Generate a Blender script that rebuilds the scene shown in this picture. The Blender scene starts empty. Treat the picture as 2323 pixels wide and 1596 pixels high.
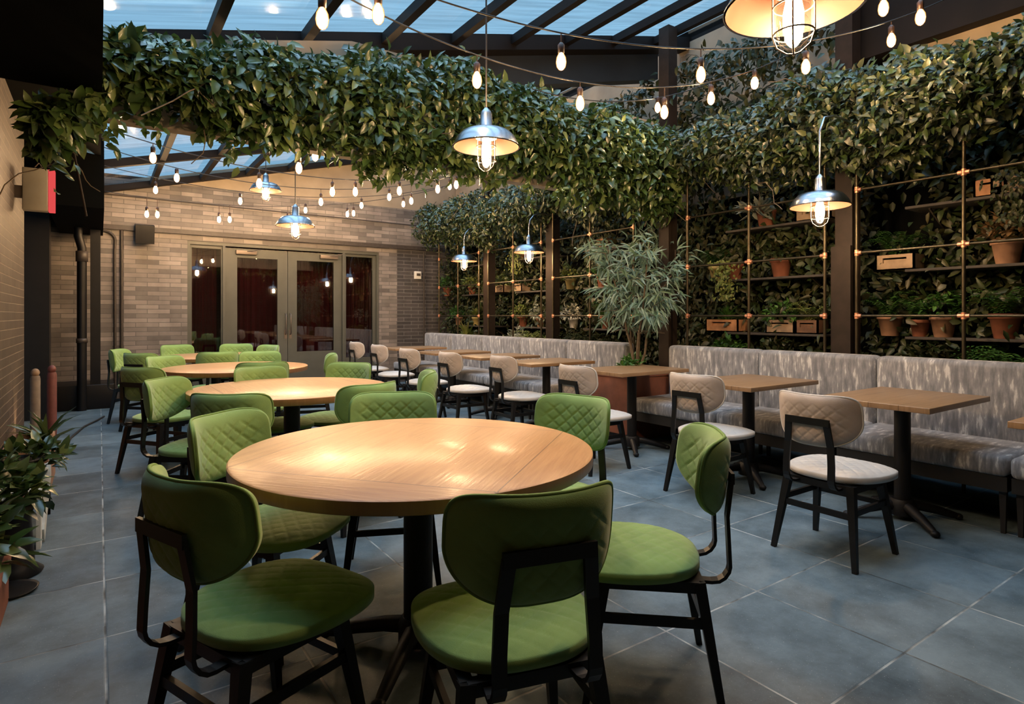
import bpy, bmesh, math, random
import numpy as np
from mathutils import Vector, Matrix
PI = math.pi
C = bpy.context.scene.collection
rnd = random.Random(7)

# ------------------------------------------------------------------ camera
F, EYE, CX, HY = 1358.0, 1.26, 1161.5, 716.0
YAW = math.atan2(936.5, F)
SN, CS = math.sin(YAW), math.cos(YAW)
cd = bpy.data.cameras.new('camera'); cam = bpy.data.objects.new('camera', cd); C.objects.link(cam)
cam.location = (0, 0, EYE); cam.rotation_euler = (PI/2, 0, -YAW)
cd.sensor_width = 36; cd.lens = 36*F/2323; cd.shift_y = -82/2323.0; cd.clip_start = .02; cd.clip_end = 200
bpy.context.scene.camera = cam

def ray(px):
    k = (px-CX)/F
    return SN+k*CS, CS-k*SN
def at_x(px, Y):             # X on the plane Y=const under a sight line
    a, b = ray(px); return a/b*Y
def on_plan(px, py, A, B):   # point on the vertical plane through plan line A-B
    a, b = ray(px)
    dx, dy = B[0]-A[0], B[1]-A[1]
    den = a*dy-b*dx
    d = (A[0]*dy-A[1]*dx)/den
    return Vector((a*d, b*d, EYE+(HY-py)*d/F))

# ------------------------------------------------------------------ materials
def nt(name):
    m = bpy.data.materials.new(name); m.use_nodes = True
    t = m.node_tree; t.nodes.clear()
    o = t.nodes.new('ShaderNodeOutputMaterial'); return m, t, o
def N(t, typ, **k):
    n = t.nodes.new(typ)
    for a, v in k.items():
        if a.startswith('i_'):
            key = a[2:].replace('_', ' ')
            n.inputs[key].default_value = v
        else: setattr(n, a, v)
    return n
def c4(c): return (c[0], c[1], c[2], 1)
def pbr(name, col, rough=.5, metal=0, noise=0, nscale=20, bump=0, bscale=80, coat=0, sheen=0, spec=.5, col2=None, island=0):
    m, t, o = nt(name)
    p = N(t, 'ShaderNodeBsdfPrincipled'); t.links.new(p.outputs[0], o.inputs[0])
    p.inputs['Base Color'].default_value = c4(col); p.inputs['Roughness'].default_value = rough
    p.inputs['Metallic'].default_value = metal; p.inputs['Coat Weight'].default_value = coat
    p.inputs['Sheen Weight'].default_value = sheen; p.inputs['Specular IOR Level'].default_value = spec
    tc = N(t, 'ShaderNodeTexCoord')
    if noise or col2:
        n = N(t, 'ShaderNodeTexNoise', i_Scale=nscale, i_Detail=4.0); t.links.new(tc.outputs['Object'], n.inputs['Vector'])
        r = N(t, 'ShaderNodeMapRange'); r.inputs[1].default_value = .3; r.inputs[2].default_value = .7
        t.links.new(n.outputs['Fac'], r.inputs[0])
        mx = N(t, 'ShaderNodeMix', data_type='RGBA')
        b = col2 if col2 else tuple(x*(1-noise) for x in col)
        mx.inputs[6].default_value = c4(b); mx.inputs[7].default_value = c4(col)
        t.links.new(r.outputs[0], mx.inputs[0]); t.links.new(mx.outputs[2], p.inputs['Base Color'])
    if bump:
        n = N(t, 'ShaderNodeTexNoise', i_Scale=bscale, i_Detail=3.0); t.links.new(tc.outputs['Object'], n.inputs['Vector'])
        b = N(t, 'ShaderNodeBump', i_Strength=bump, i_Distance=.01); t.links.new(n.outputs['Fac'], b.inputs['Height'])
        t.links.new(b.outputs[0], p.inputs['Normal'])
    return m
def leafmat(name, cols, rough=.35, spec=.6, trans=.25):
    m, t, o = nt(name)
    g = N(t, 'ShaderNodeNewGeometry'); r = N(t, 'ShaderNodeValToRGB')
    e = r.color_ramp.elements
    e[0].position = 0; e[0].color = c4(cols[0]); e[1].position = 1; e[1].color = c4(cols[-1])
    for i, c in enumerate(cols[1:-1]):
        x = e.new((i+1)/(len(cols)-1)); x.color = c4(c)
    t.links.new(g.outputs['Random Per Island'], r.inputs[0])
    p = N(t, 'ShaderNodeBsdfPrincipled'); p.inputs['Roughness'].default_value = rough; p.inputs['Specular IOR Level'].default_value = spec
    t.links.new(r.outputs[0], p.inputs['Base Color'])
    tr = N(t, 'ShaderNodeBsdfTranslucent'); t.links.new(r.outputs[0], tr.inputs[0])
    mx = N(t, 'ShaderNodeMixShader'); mx.inputs[0].default_value = trans
    t.links.new(p.outputs[0], mx.inputs[1]); t.links.new(tr.outputs[0], mx.inputs[2]); t.links.new(mx.outputs[0], o.inputs[0])
    return m
def emit(name, col, s):
    m, t, o = nt(name); e = N(t, 'ShaderNodeEmission', i_Color=c4(col), i_Strength=s); t.links.new(e.outputs[0], o.inputs[0]); return m
def glassmat(name, tint, refl, rough=.02, streak=0):
    m, t, o = nt(name)
    tr = N(t, 'ShaderNodeBsdfTransparent', i_Color=c4(tint)); gl = N(t, 'ShaderNodeBsdfGlossy', i_Roughness=rough)
    fr = N(t, 'ShaderNodeLayerWeight', i_Blend=.35); mr = N(t, 'ShaderNodeMapRange'); mr.inputs[3].default_value = refl; mr.inputs[4].default_value = min(1, refl+.45)
    t.links.new(fr.outputs['Fresnel'], mr.inputs[0])
    mx = N(t, 'ShaderNodeMixShader'); t.links.new(mr.outputs[0], mx.inputs[0]); t.links.new(tr.outputs[0], mx.inputs[1]); t.links.new(gl.outputs[0], mx.inputs[2])
    if streak:
        tc = N(t, 'ShaderNodeTexCoord'); mp = N(t, 'ShaderNodeMapping'); mp.inputs['Scale'].default_value = (1.2, 22, 1)
        t.links.new(tc.outputs['Object'], mp.inputs[0])
        n = N(t, 'ShaderNodeTexNoise', i_Scale=1.0, i_Detail=5.0); t.links.new(mp.outputs[0], n.inputs['Vector'])
        r = N(t, 'ShaderNodeMix', data_type='RGBA'); r.inputs[6].default_value = c4([x*(1-streak) for x in tint]); r.inputs[7].default_value = c4(tint)
        q = N(t, 'ShaderNodeMapRange'); q.inputs[1].default_value = .35; q.inputs[2].default_value = .65
        t.links.new(n.outputs['Fac'], q.inputs[0]); t.links.new(q.outputs[0], r.inputs[0]); t.links.new(r.outputs[2], tr.inputs[0])
    t.links.new(mx.outputs[0], o.inputs[0]); return m
def brick(name, axes, c1, c2, mortar, bw=.30, bh=.068, msize=.009):
    m, t, o = nt(name)
    tc = N(t, 'ShaderNodeTexCoord'); sx = N(t, 'ShaderNodeSeparateXYZ'); cb = N(t, 'ShaderNodeCombineXYZ')
    t.links.new(tc.outputs['Object'], sx.inputs[0])
    t.links.new(sx.outputs[axes[0]], cb.inputs[0]); t.links.new(sx.outputs[axes[1]], cb.inputs[1])
    b = N(t, 'ShaderNodeTexBrick'); b.offset = .5
    b.inputs['Scale'].default_value = 1; b.inputs['Brick Width'].default_value = bw; b.inputs['Row Height'].default_value = bh
    b.inputs['Mortar Size'].default_value = msize/2; b.inputs['Mortar Smooth'].default_value = .3; b.inputs['Bias'].default_value = 0
    b.inputs['Color1'].default_value = c4(c1); b.inputs['Color2'].default_value = c4(c2); b.inputs['Mortar'].default_value = c4(mortar)
    t.links.new(cb.outputs[0], b.inputs['Vector'])
    n = N(t, 'ShaderNodeTexNoise', i_Scale=4.0, i_Detail=6.0); t.links.new(tc.outputs['Object'], n.inputs['Vector'])
    mx = N(t, 'ShaderNodeMix', data_type='RGBA', blend_type='MULTIPLY'); mx.inputs[0].default_value = .6
    t.links.new(b.outputs['Color'], mx.inputs[6]); r = N(t, 'ShaderNodeMapRange'); r.inputs[1].default_value = .3; r.inputs[2].default_value = .7; r.inputs[3].default_value = .55; r.inputs[4].default_value = 1.2
    t.links.new(n.outputs['Fac'], r.inputs[0]); t.links.new(r.outputs[0], mx.inputs[7])
    p = N(t, 'ShaderNodeBsdfPrincipled'); p.inputs['Roughness'].default_value = .6
    t.links.new(mx.outputs[2], p.inputs['Base Color'])
    bp = N(t, 'ShaderNodeBump', i_Strength=.6, i_Distance=.008, invert=True); t.links.new(b.outputs['Fac'], bp.inputs['Height']); t.links.new(bp.outputs[0], p.inputs['Normal'])
    t.links.new(p.outputs[0], o.inputs[0]); return m
def mth(t, op, a, b=None, c=None):
    n = N(t, 'ShaderNodeMath', operation=op)
    for i, v in enumerate((a, b, c)):
        if v is None: continue
        if hasattr(v, 'default_value'): t.links.new(v, n.inputs[i])
        else: n.inputs[i].default_value = v
    return n.outputs[0]
def floor_mat():
    m, t, o = nt('slate_pavers'); T = .615
    g = N(t, 'ShaderNodeTexCoord'); s = N(t, 'ShaderNodeSeparateXYZ'); t.links.new(g.outputs['Object'], s.inputs[0])
    u = mth(t, 'MULTIPLY', mth(t, 'SUBTRACT', s.outputs[0], .02), 1/T); v = mth(t, 'MULTIPLY', mth(t, 'SUBTRACT', s.outputs[1], 1.01), 1/.61)
    def edge(x):
        f = mth(t, 'FRACT', mth(t, 'ADD', x, 100)); return mth(t, 'MINIMUM', f, mth(t, 'SUBTRACT', 1, f))
    e = mth(t, 'MINIMUM', edge(u), edge(v))
    cb = N(t, 'ShaderNodeCombineXYZ'); t.links.new(mth(t, 'FLOOR', u), cb.inputs[0]); t.links.new(mth(t, 'FLOOR', v), cb.inputs[1])
    w = N(t, 'ShaderNodeTexWhiteNoise', noise_dimensions='2D'); t.links.new(cb.outputs[0], w.inputs['Vector'])
    n1 = N(t, 'ShaderNodeTexNoise', i_Scale=3.4, i_Detail=10.0, i_Roughness=.72); t.links.new(g.outputs['Object'], n1.inputs['Vector'])
    n2 = N(t, 'ShaderNodeTexNoise', i_Scale=160.0, i_Detail=2.0); t.links.new(g.outputs['Object'], n2.inputs['Vector'])
    k = mth(t, 'ADD', mth(t, 'MULTIPLY', n1.outputs['Fac'], 1.5), mth(t, 'MULTIPLY', w.outputs['Value'], .25))
    r = N(t, 'ShaderNodeMapRange'); r.inputs[1].default_value = .55; r.inputs[2].default_value = 1.15; t.links.new(k, r.inputs[0])
    mx = N(t, 'ShaderNodeMix', data_type='RGBA'); mx.inputs[6].default_value = (.033, .059, .075, 1); mx.inputs[7].default_value = (.16, .225, .265, 1); t.links.new(r.outputs[0], mx.inputs[0])
    sp = mth(t, 'GREATER_THAN', n2.outputs['Fac'], .70)
    m2 = N(t, 'ShaderNodeMix', data_type='RGBA'); m2.inputs[7].default_value = (.4, .42, .42, 1); t.links.new(mth(t, 'MULTIPLY', sp, .7), m2.inputs[0]); t.links.new(mx.outputs[2], m2.inputs[6])
    n3 = N(t, 'ShaderNodeTexNoise', i_Scale=5.0, i_Detail=4.0); t.links.new(g.outputs['Object'], n3.inputs['Vector'])
    jl = mth(t, 'LESS_THAN', e, .0065)
    jc = N(t, 'ShaderNodeMix', data_type='RGBA'); jc.inputs[6].default_value = (.05, .06, .065, 1); jc.inputs[7].default_value = (.42, .46, .46, 1)
    q = N(t, 'ShaderNodeMapRange'); q.inputs[1].default_value = .38; q.inputs[2].default_value = .6; t.links.new(n3.outputs['Fac'], q.inputs[0]); t.links.new(q.outputs[0], jc.inputs[0])
    m3 = N(t, 'ShaderNodeMix', data_type='RGBA'); t.links.new(jl, m3.inputs[0]); t.links.new(m2.outputs[2], m3.inputs[6]); t.links.new(jc.outputs[2], m3.inputs[7])
    p = N(t, 'ShaderNodeBsdfPrincipled'); t.links.new(m3.outputs[2], p.inputs['Base Color'])
    rr = N(t, 'ShaderNodeMapRange'); rr.inputs[3].default_value = .42; rr.inputs[4].default_value = .7; t.links.new(n1.outputs['Fac'], rr.inputs[0]); t.links.new(rr.outputs[0], p.inputs['Roughness'])
    hh = mth(t, 'ADD', mth(t, 'MULTIPLY', n1.outputs['Fac'], .4), mth(t, 'MULTIPLY', mth(t, 'MINIMUM', mth(t, 'MULTIPLY', e, 80), 1), 1))
    bp = N(t, 'ShaderNodeBump', i_Strength=.5, i_Distance=.003); t.links.new(hh, bp.inputs['Height']); t.links.new(bp.outputs[0], p.inputs['Normal'])
    t.links.new(p.outputs[0], o.inputs[0]); return m
def wood(name, c1, c2, inlay=False, plank=0, rough=.42, coat=.16):
    m, t, o = nt(name)
    g = N(t, 'ShaderNodeTexCoord'); mp = N(t, 'ShaderNodeMapping'); mp.inputs['Rotation'].default_value = (0, 0, math.radians(-39) if inlay else 0)
    t.links.new(g.outputs['Object'], mp.inputs[0]); s = N(t, 'ShaderNodeSeparateXYZ'); t.links.new(mp.outputs[0], s.inputs[0])
    u, v = s.outputs[0], s.outputs[1]
    if inlay:
        au, av = mth(t, 'ABSOLUTE', u), mth(t, 'ABSOLUTE', v); mxv = mth(t, 'MAXIMUM', au, av)
        outer = mth(t, 'GREATER_THAN', mxv, .467)
        sw = mth(t, 'MULTIPLY', outer, mth(t, 'GREATER_THAN', au, av))     # border pieces: grain follows their edge
        uu = mth(t, 'ADD', mth(t, 'MULTIPLY', u, mth(t, 'SUBTRACT', 1, sw)), mth(t, 'MULTIPLY', v, sw))
        vv = mth(t, 'ADD', mth(t, 'MULTIPLY', v, mth(t, 'SUBTRACT', 1, sw)), mth(t, 'MULTIPLY', u, sw))
        line = mth(t, 'LESS_THAN', mth(t, 'ABSOLUTE', mth(t, 'SUBTRACT', mxv, .467)), .0022)
    else:
        uu, vv = u, v
        line = mth(t, 'LESS_THAN', mth(t, 'ABSOLUTE', mth(t, 'SUBTRACT', mth(t, 'FRACT', mth(t, 'ADD', mth(t, 'MULTIPLY', v, 1/plank if plank else 0), 50.5)), .5)), .012 if plank else -1)
    cb = N(t, 'ShaderNodeCombineXYZ'); t.links.new(mth(t, 'MULTIPLY', uu, 1.3), cb.inputs[0]); t.links.new(mth(t, 'MULTIPLY', vv, 16), cb.inputs[1])
    n = N(t, 'ShaderNodeTexNoise', i_Scale=2.2, i_Detail=8.0, i_Roughness=.6, i_Distortion=.6); t.links.new(cb.outputs[0], n.inputs['Vector'])
    nb = N(t, 'ShaderNodeTexNoise', i_Scale=3.0, i_Detail=2.0); t.links.new(g.outputs['Object'], nb.inputs['Vector'])
    k = mth(t, 'ADD', mth(t, 'MULTIPLY', n.outputs['Fac'], .8), mth(t, 'MULTIPLY', nb.outputs['Fac'], .3))
    r = N(t, 'ShaderNodeMapRange'); r.inputs[1].default_value = .35; r.inputs[2].default_value = .75; t.links.new(k, r.inputs[0])
    mx = N(t, 'ShaderNodeMix', data_type='RGBA'); mx.inputs[6].default_value = c4(c1); mx.inputs[7].default_value = c4(c2); t.links.new(r.outputs[0], mx.inputs[0])
    m2 = N(t, 'ShaderNodeMix', data_type='RGBA'); m2.inputs[7].default_value = c4([x*.35 for x in c1]); t.links.new(mth(t, 'MULTIPLY', line, .8), m2.inputs[0]); t.links.new(mx.outputs[2], m2.inputs[6])
    p = N(t, 'ShaderNodeBsdfPrincipled', i_Roughness=rough); p.inputs['Coat Weight'].default_value = coat; p.inputs['Coat Roughness'].default_value = .16
    t.links.new(m2.outputs[2], p.inputs['Base Color'])
    nw = N(t, 'ShaderNodeTexNoise', i_Scale=5.0, i_Detail=4.0); t.links.new(cb.outputs[0], nw.inputs['Vector'])
    bp = N(t, 'ShaderNodeBump', i_Strength=.35, i_Distance=.004); t.links.new(nw.outputs['Fac'], bp.inputs['Height']); t.links.new(bp.outputs[0], p.inputs['Normal'])
    t.links.new(bp.outputs[0], p.inputs['Coat Normal'])
    t.links.new(p.outputs[0], o.inputs[0]); return m
def streak_fabric():
    m, t, o = nt('streaked_fabric')
    g = N(t, 'ShaderNodeTexCoord'); mp = N(t, 'ShaderNodeMapping'); mp.inputs['Scale'].default_value = (9, 34, 7)
    t.links.new(g.outputs['Object'], mp.inputs[0])
    n = N(t, 'ShaderNodeTexNoise', i_Scale=1.0, i_Detail=4.0, i_Roughness=.6); t.links.new(mp.outputs[0], n.inputs['Vector'])
    r = N(t, 'ShaderNodeValToRGB'); e = r.color_ramp.elements
    e[0].position = .36; e[0].color = (.135, .14, .155, 1); e[1].position = .50; e[1].color = (.215, .22, .235, 1)
    x = e.new(.57); x.color = (.27, .27, .28, 1); x = e.new(.63); x.color = (.52, .52, .52, 1)
    t.links.new(n.outputs['Fac'], r.inputs[0])
    p = N(t, 'ShaderNodeBsdfPrincipled', i_Roughness=.75); p.inputs['Sheen Weight'].default_value = .3
    t.links.new(r.outputs[0], p.inputs['Base Color'])
    b = N(t, 'ShaderNodeTexNoise', i_Scale=260.0); t.links.new(g.outputs['Object'], b.inputs['Vector'])
    bp = N(t, 'ShaderNodeBump', i_Strength=.25, i_Distance=.003); t.links.new(b.outputs['Fac'], bp.inputs['Height']); t.links.new(bp.outputs[0], p.inputs['Normal'])
    t.links.new(p.outputs[0], o.inputs[0]); return m

M = {}
M['floor'] = floor_mat()
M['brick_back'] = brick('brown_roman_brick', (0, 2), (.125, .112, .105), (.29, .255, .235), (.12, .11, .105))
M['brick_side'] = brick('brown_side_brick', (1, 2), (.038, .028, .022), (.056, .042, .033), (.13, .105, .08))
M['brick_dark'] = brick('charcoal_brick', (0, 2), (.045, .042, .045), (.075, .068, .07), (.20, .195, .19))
M['plaster'] = pbr('tan_plaster', (.42, .34, .25), .8, noise=.25, nscale=3)
M['black'] = pbr('black_painted_steel', (.006, .006, .007), .45, noise=.4, nscale=8, spec=.3)
M['soffit'] = pbr('matt_black_cladding', (.0035, .004, .004), .9, noise=.3, nscale=4, spec=.05)
M['brown_steel'] = pbr('brown_painted_steel', (.026, .018, .014), .6, noise=.35, nscale=12, spec=.2)
M['roof_steel'] = pbr('dark_roof_steel', (.010, .008, .008), .6, noise=.3, nscale=6, spec=.15)
M['beam_blue'] = pbr('slate_blue_beam_paint', (.018, .023, .032), .5, noise=.3, nscale=5)
M['chair_wood'] = pbr('black_stained_wood', (.005, .005, .005), .45, noise=.4, nscale=30, spec=.35)
M['chair_metal'] = pbr('black_powder_coat', (.005, .005, .006), .42, noise=.2, spec=.4)
M['green'] = pbr('green_velvet', (.265, .425, .125), .8, noise=.22, nscale=9, bump=.12, bscale=380, sheen=.35, spec=.25)
M['green_pipe'] = pbr('green_welt', (.19, .31, .09), .8, bump=.1, bscale=300, spec=.25)
M['white_v'] = pbr('pale_vinyl', (.62, .58, .53), .42, noise=.1, nscale=12, bump=.08, bscale=200)
M['beige_v'] = pbr('beige_suede', (.50, .41, .34), .62, noise=.15, nscale=12, bump=.1, bscale=300)
M['table_round'] = wood('honey_oak_inlay', (.50, .235, .09), (.68, .36, .15), inlay=True)
M['table_edge'] = wood('oak_edge', (.26, .12, .05), (.36, .18, .075), plank=0)
M['table_sq'] = wood('brown_oak_boards', (.20, .115, .055), (.32, .195, .10), plank=.16)
M['base'] = pbr('black_cast_iron', (.004, .004, .005), .55, noise=.3, bump=.1, spec=.35)
M['fabric'] = streak_fabric()
M['dark_frame'] = pbr('dark_bench_frame', (.008, .008, .008), .6, noise=.3)
M['terracotta'] = pbr('terracotta_clay', (.38, .21, .13), .8, noise=.35, nscale=9, bump=.1)
M['terracotta_d'] = pbr('red_brown_clay', (.25, .085, .045), .75, noise=.35, nscale=7, bump=.1)
M['yellowpot'] = pbr('straw_glazed_pot', (.42, .34, .14), .5, noise=.2)
M['crate'] = pbr('orange_crate_wood', (.42, .20, .09), .7, noise=.4, nscale=14, bump=.2, bscale=40)
M['crate_p'] = pbr('pale_crate_wood', (.33, .23, .15), .7, noise=.35, nscale=14, bump=.2, bscale=40)
M['crate_d'] = pbr('dark_crate_wood', (.16, .08, .045), .7, noise=.4, nscale=14, bump=.2, bscale=40)
M['soil'] = pbr('potting_soil', (.03, .02, .014), .95, noise=.5, nscale=60, bump=.6, bscale=90)
M['shelf'] = pbr('weathered_shelf_board', (.05, .042, .037), .7, noise=.4, nscale=12)
M['pipe'] = pbr('aged_iron_pipe', (.075, .062, .04), .38, metal=.8, noise=.35, nscale=14)
M['copper'] = pbr('copper_fitting', (.78, .36, .22), .35, metal=.75, noise=.25, nscale=40)
M['chrome'] = pbr('brushed_aluminium_shade', (.34, .36, .40), .25, metal=1, noise=.2, nscale=6)
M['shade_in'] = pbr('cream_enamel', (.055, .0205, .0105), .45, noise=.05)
M['cage'] = pbr('zinc_wire', (.16, .13, .11), .4, metal=.7)
M['socket'] = pbr('brown_bulb_socket', (.05, .025, .015), .4, noise=.2)
M['cable'] = pbr('black_rubber_cable', (.02, .018, .018), .5, noise=.2)
M['conduit'] = pbr('dark_painted_conduit', (.05, .04, .035), .5, noise=.3)
M['doorpaint'] = pbr('grey_green_door_paint', (.078, .082, .07), .45, noise=.15, nscale=5)
M['curtain'] = pbr('wine_red_curtain', (.22, .012, .028), .85, noise=.3, nscale=3, sheen=.2)
M['dark_room'] = pbr('unlit_interior', (.01, .009, .009), .9, noise=.2)
M['whiteplastic'] = pbr('white_plastic', (.75, .74, .70), .4, noise=.05)
M['red'] = pbr('red_plastic', (.6, .03, .05), .35, noise=.1)
M['white_paint'] = pbr('chipped_white_paint', (.62, .66, .64), .6, noise=.25, nscale=14, bump=.1)
M['pinkpost'] = pbr('faded_red_wrap', (.16, .05, .045), .6, noise=.3)
M['dullpost'] = pbr('dull_cream_wrap', (.22, .18, .14), .7, noise=.3)
M['signbox'] = pbr('aged_cream_plastic', (.30, .27, .21), .5, noise=.2, nscale=6)
M['bark'] = pbr('grey_brown_bark', (.16, .12, .08), .8, noise=.4, nscale=25, bump=.4, bscale=60)
M['pglass'] = glassmat('door_glass', (.62, .62, .62), .10, .02)
M['rglass'] = glassmat('rippled_roof_glass', (.92, .96, 1), .02, .08, streak=.22)
M['jar'] = glassmat('clear_jar_glass', (.95, .93, .9), .04, .03)
M['bulb'] = emit('filament_bulb_glow', (1, .60, .28), 500)
def limb(m):         # a clear bulb: the filament burns white, the glass limb stays amber
    t = m.node_tree; e = [n for n in t.nodes if n.type == 'EMISSION'][0]; lw = N(t, 'ShaderNodeLayerWeight', i_Blend=.5); rp = N(t, 'ShaderNodeValToRGB')
    k = rp.color_ramp.elements; k[0].position = .12; k[0].color = (1, .62, .30, 1); k[1].position = .78; k[1].color = (.0022, .0008, .0002, 1); q = k.new(.46); q.color = (.006, .0026, .0009, 1)
    t.links.new(lw.outputs['Facing'], rp.inputs[0]); t.links.new(rp.outputs[0], e.inputs[0])
limb(M['bulb'])
M['bulb_big'] = emit('pendant_bulb_glow', (1, .66, .36), 560)
M['bulb_dim'] = emit('dim_bulb_glow', (1, .35, .10), 25)
M['exitglow'] = emit('red_sign_glow', (1, .10, .10), .55)
M['vine'] = leafmat('glossy_vine_leaves', [(.016, .038, .012), (.03, .062, .018), (.055, .105, .026), (.038, .07, .03), (.07, .12, .03), (.16, .21, .07), (.024, .05, .013)], .25, .7, .18)
M['vine_r'] = leafmat('dusty_vine_leaves', [(.016, .034, .01), (.032, .06, .015), (.055, .09, .024), (.035, .05, .02), (.06, .07, .055), (.15, .17, .07), (.02, .038, .012)], .3, .65, .18)
M['wallleaf'] = leafmat('dark_creeper_leaves', [(.010, .020, .006), (.02, .036, .010), (.036, .046, .014), (.048, .042, .016), (.022, .045, .012)], .45, .4, .15)  # darkest leaf palette, green to brown, varied per leaf
M['fern'] = leafmat('fresh_fern_green', [(.03, .09, .015), (.05, .14, .025), (.08, .18, .03)], .5, .4, .25)
M['lime'] = leafmat('yellow_green_leaves', [(.12, .17, .03), (.19, .24, .06), (.26, .26, .09)], .5, .4, .25)
M['olive'] = leafmat('silver_green_leaves', [(.13, .24, .19), (.25, .37, .34), (.09, .17, .09), (.19, .30, .24)], .38, .6, .15)
M['succ'] = leafmat('powdery_succulent_leaves', [(.25, .28, .22), (.34, .36, .29)], .5, .5, .1)
M['flower'] = leafmat('white_petals', [(.6, .6, .5), (.75, .73, .62)], .5, .4, .2)
M['brownleaf'] = leafmat('dried_brown_leaves', [(.12, .07, .03), (.17, .10, .04), (.08, .06, .025)], .6, .3, .2)

# ------------------------------------------------------------------ mesh building
class MB:
    def __init__(s): s.v = []; s.f = []; s.smooth = []
    def add(s, vs, fs, sm=False):
        o = len(s.v); s.v += [tuple(x) for x in vs]; s.f += [tuple(i+o for i in f) for f in fs]; s.smooth += [sm]*len(fs); return s
    def box(s, x0, x1, y0, y1, z0, z1, bev=0):
        if bev:
            bm = bmesh.new(); bmesh.ops.create_cube(bm, size=1)
            for v in bm.verts: v.co = Vector(((x0+x1)/2+v.co.x*(x1-x0), (y0+y1)/2+v.co.y*(y1-y0), (z0+z1)/2+v.co.z*(z1-z0)))
            bmesh.ops.bevel(bm, geom=bm.edges[:], offset=bev, segments=3, affect='EDGES', profile=.5)
            bm.verts.index_update(); r = s.add([v.co[:] for v in bm.verts], [[v.index for v in f.verts] for f in bm.faces], True); bm.free(); return r
        vs = [(x, y, z) for x in (x0, x1) for y in (y0, y1) for z in (z0, z1)]
        return s.add(vs, [(0, 1, 3, 2), (4, 6, 7, 5), (0, 4, 5, 1), (2, 3, 7, 6), (0, 2, 6, 4), (1, 5, 7, 3)])
    def bar(s, a, b, w, h, up=(0, 0, 1), w2=None, h2=None, sm=False):   # rectangular bar from a to b
        a, b = Vector(a), Vector(b); d = (b-a).normalized(); u = Vector(up)
        x = d.cross(u)
        if x.length < 1e-4: x = d.cross(Vector((0, 1, 0)))
        x.normalize(); y = x.cross(d).normalized(); w2 = w2 or w; h2 = h2 or h
        vs = [a-x*w/2-y*h/2, a+x*w/2-y*h/2, a+x*w/2+y*h/2, a-x*w/2+y*h/2, b-x*w2/2-y*h2/2, b+x*w2/2-y*h2/2, b+x*w2/2+y*h2/2, b-x*w2/2+y*h2/2]
        return s.add(vs, [(0, 3, 2, 1), (4, 5, 6, 7), (0, 1, 5, 4), (1, 2, 6, 5), (2, 3, 7, 6), (3, 0, 4, 7)], sm)
    def tube(s, pts, r, n=8, closed=False, flat=None, cap=True):
        pts = [Vector(p) for p in pts]; k = len(pts); rs = r if isinstance(r, (list, tuple)) else [r]*k
        vs = []; prev = None
        for i, p in enumerate(pts):
            if closed: d = pts[(i+1) % k]-pts[i-1]
            else: d = pts[min(i+1, k-1)]-pts[max(i-1, 0)]
            d.normalize()
            if prev is None:
                x = d.cross(Vector((0, 0, 1)))
                if x.length < 1e-3: x = d.cross(Vector((0, 1, 0)))
            else: x = prev-d*prev.dot(d)
            x.normalize(); prev = x; y = d.cross(x)
            for j in range(n):
                a = 2*PI*j/n; vs.append(p+x*math.cos(a)*rs[i]+y*math.sin(a)*rs[i])
        fs = []
        for i in range(k if closed else k-1):
            for j in range(n):
                a, b = i*n+j, i*n+(j+1) % n; c, d2 = ((i+1) % k)*n+(j+1) % n, ((i+1) % k)*n+j; fs.append((a, b, c, d2))
        s.add(vs, fs, True)
        if not closed and cap: s.add(vs[:n], [tuple(range(n-1, -1, -1))]); s.add(vs[-n:], [tuple(range(n))])
        return s
    def lathe(s, prof, c=(0, 0, 0), n=32, cap0=False, cap1=False):
        vs = [(c[0]+r*math.cos(2*PI*j/n), c[1]+r*math.sin(2*PI*j/n), c[2]+z) for r, z in prof for j in range(n)]
        fs = [(i*n+j, i*n+(j+1) % n, (i+1)*n+(j+1) % n, (i+1)*n+j) for i in range(len(prof)-1) for j in range(n)]
        s.add(vs, fs, True)
        if cap0: s.add(vs[:n], [tuple(range(n-1, -1, -1))])
        if cap1: s.add(vs[-n:], [tuple(range(n))])
        return s
    def sphere(s, c, rx, ry, rz, n=12, m=8):
        prof = [(max(1e-4, math.sin(PI*i/m)), -math.cos(PI*i/m)) for i in range(m+1)]
        vs = [(c[0]+r*rx*math.cos(2*PI*j/n), c[1]+r*ry*math.sin(2*PI*j/n), c[2]+z*rz) for r, z in prof for j in range(n)]
        return s.add(vs, [(i*n+j, i*n+(j+1) % n, (i+1)*n+(j+1) % n, (i+1)*n+j) for i in range(m) for j in range(n)], True)
    def build(s, name, mat, parent=None, loc=None, rotz=None, weld=False):
        me = bpy.data.meshes.new(name); me.from_pydata(s.v, [], s.f)
        me.polygons.foreach_set('use_smooth', s.smooth)
        for m in (mat if isinstance(mat, (list, tuple)) else [mat]): me.materials.append(m if not isinstance(m, str) else M[m])
        me.update(); o = bpy.data.objects.new(name, me); C.objects.link(o)
        if parent: o.parent = parent
        if loc: o.location = loc
        if rotz is not None: o.rotation_euler = (0, 0, rotz)
        return o
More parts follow.
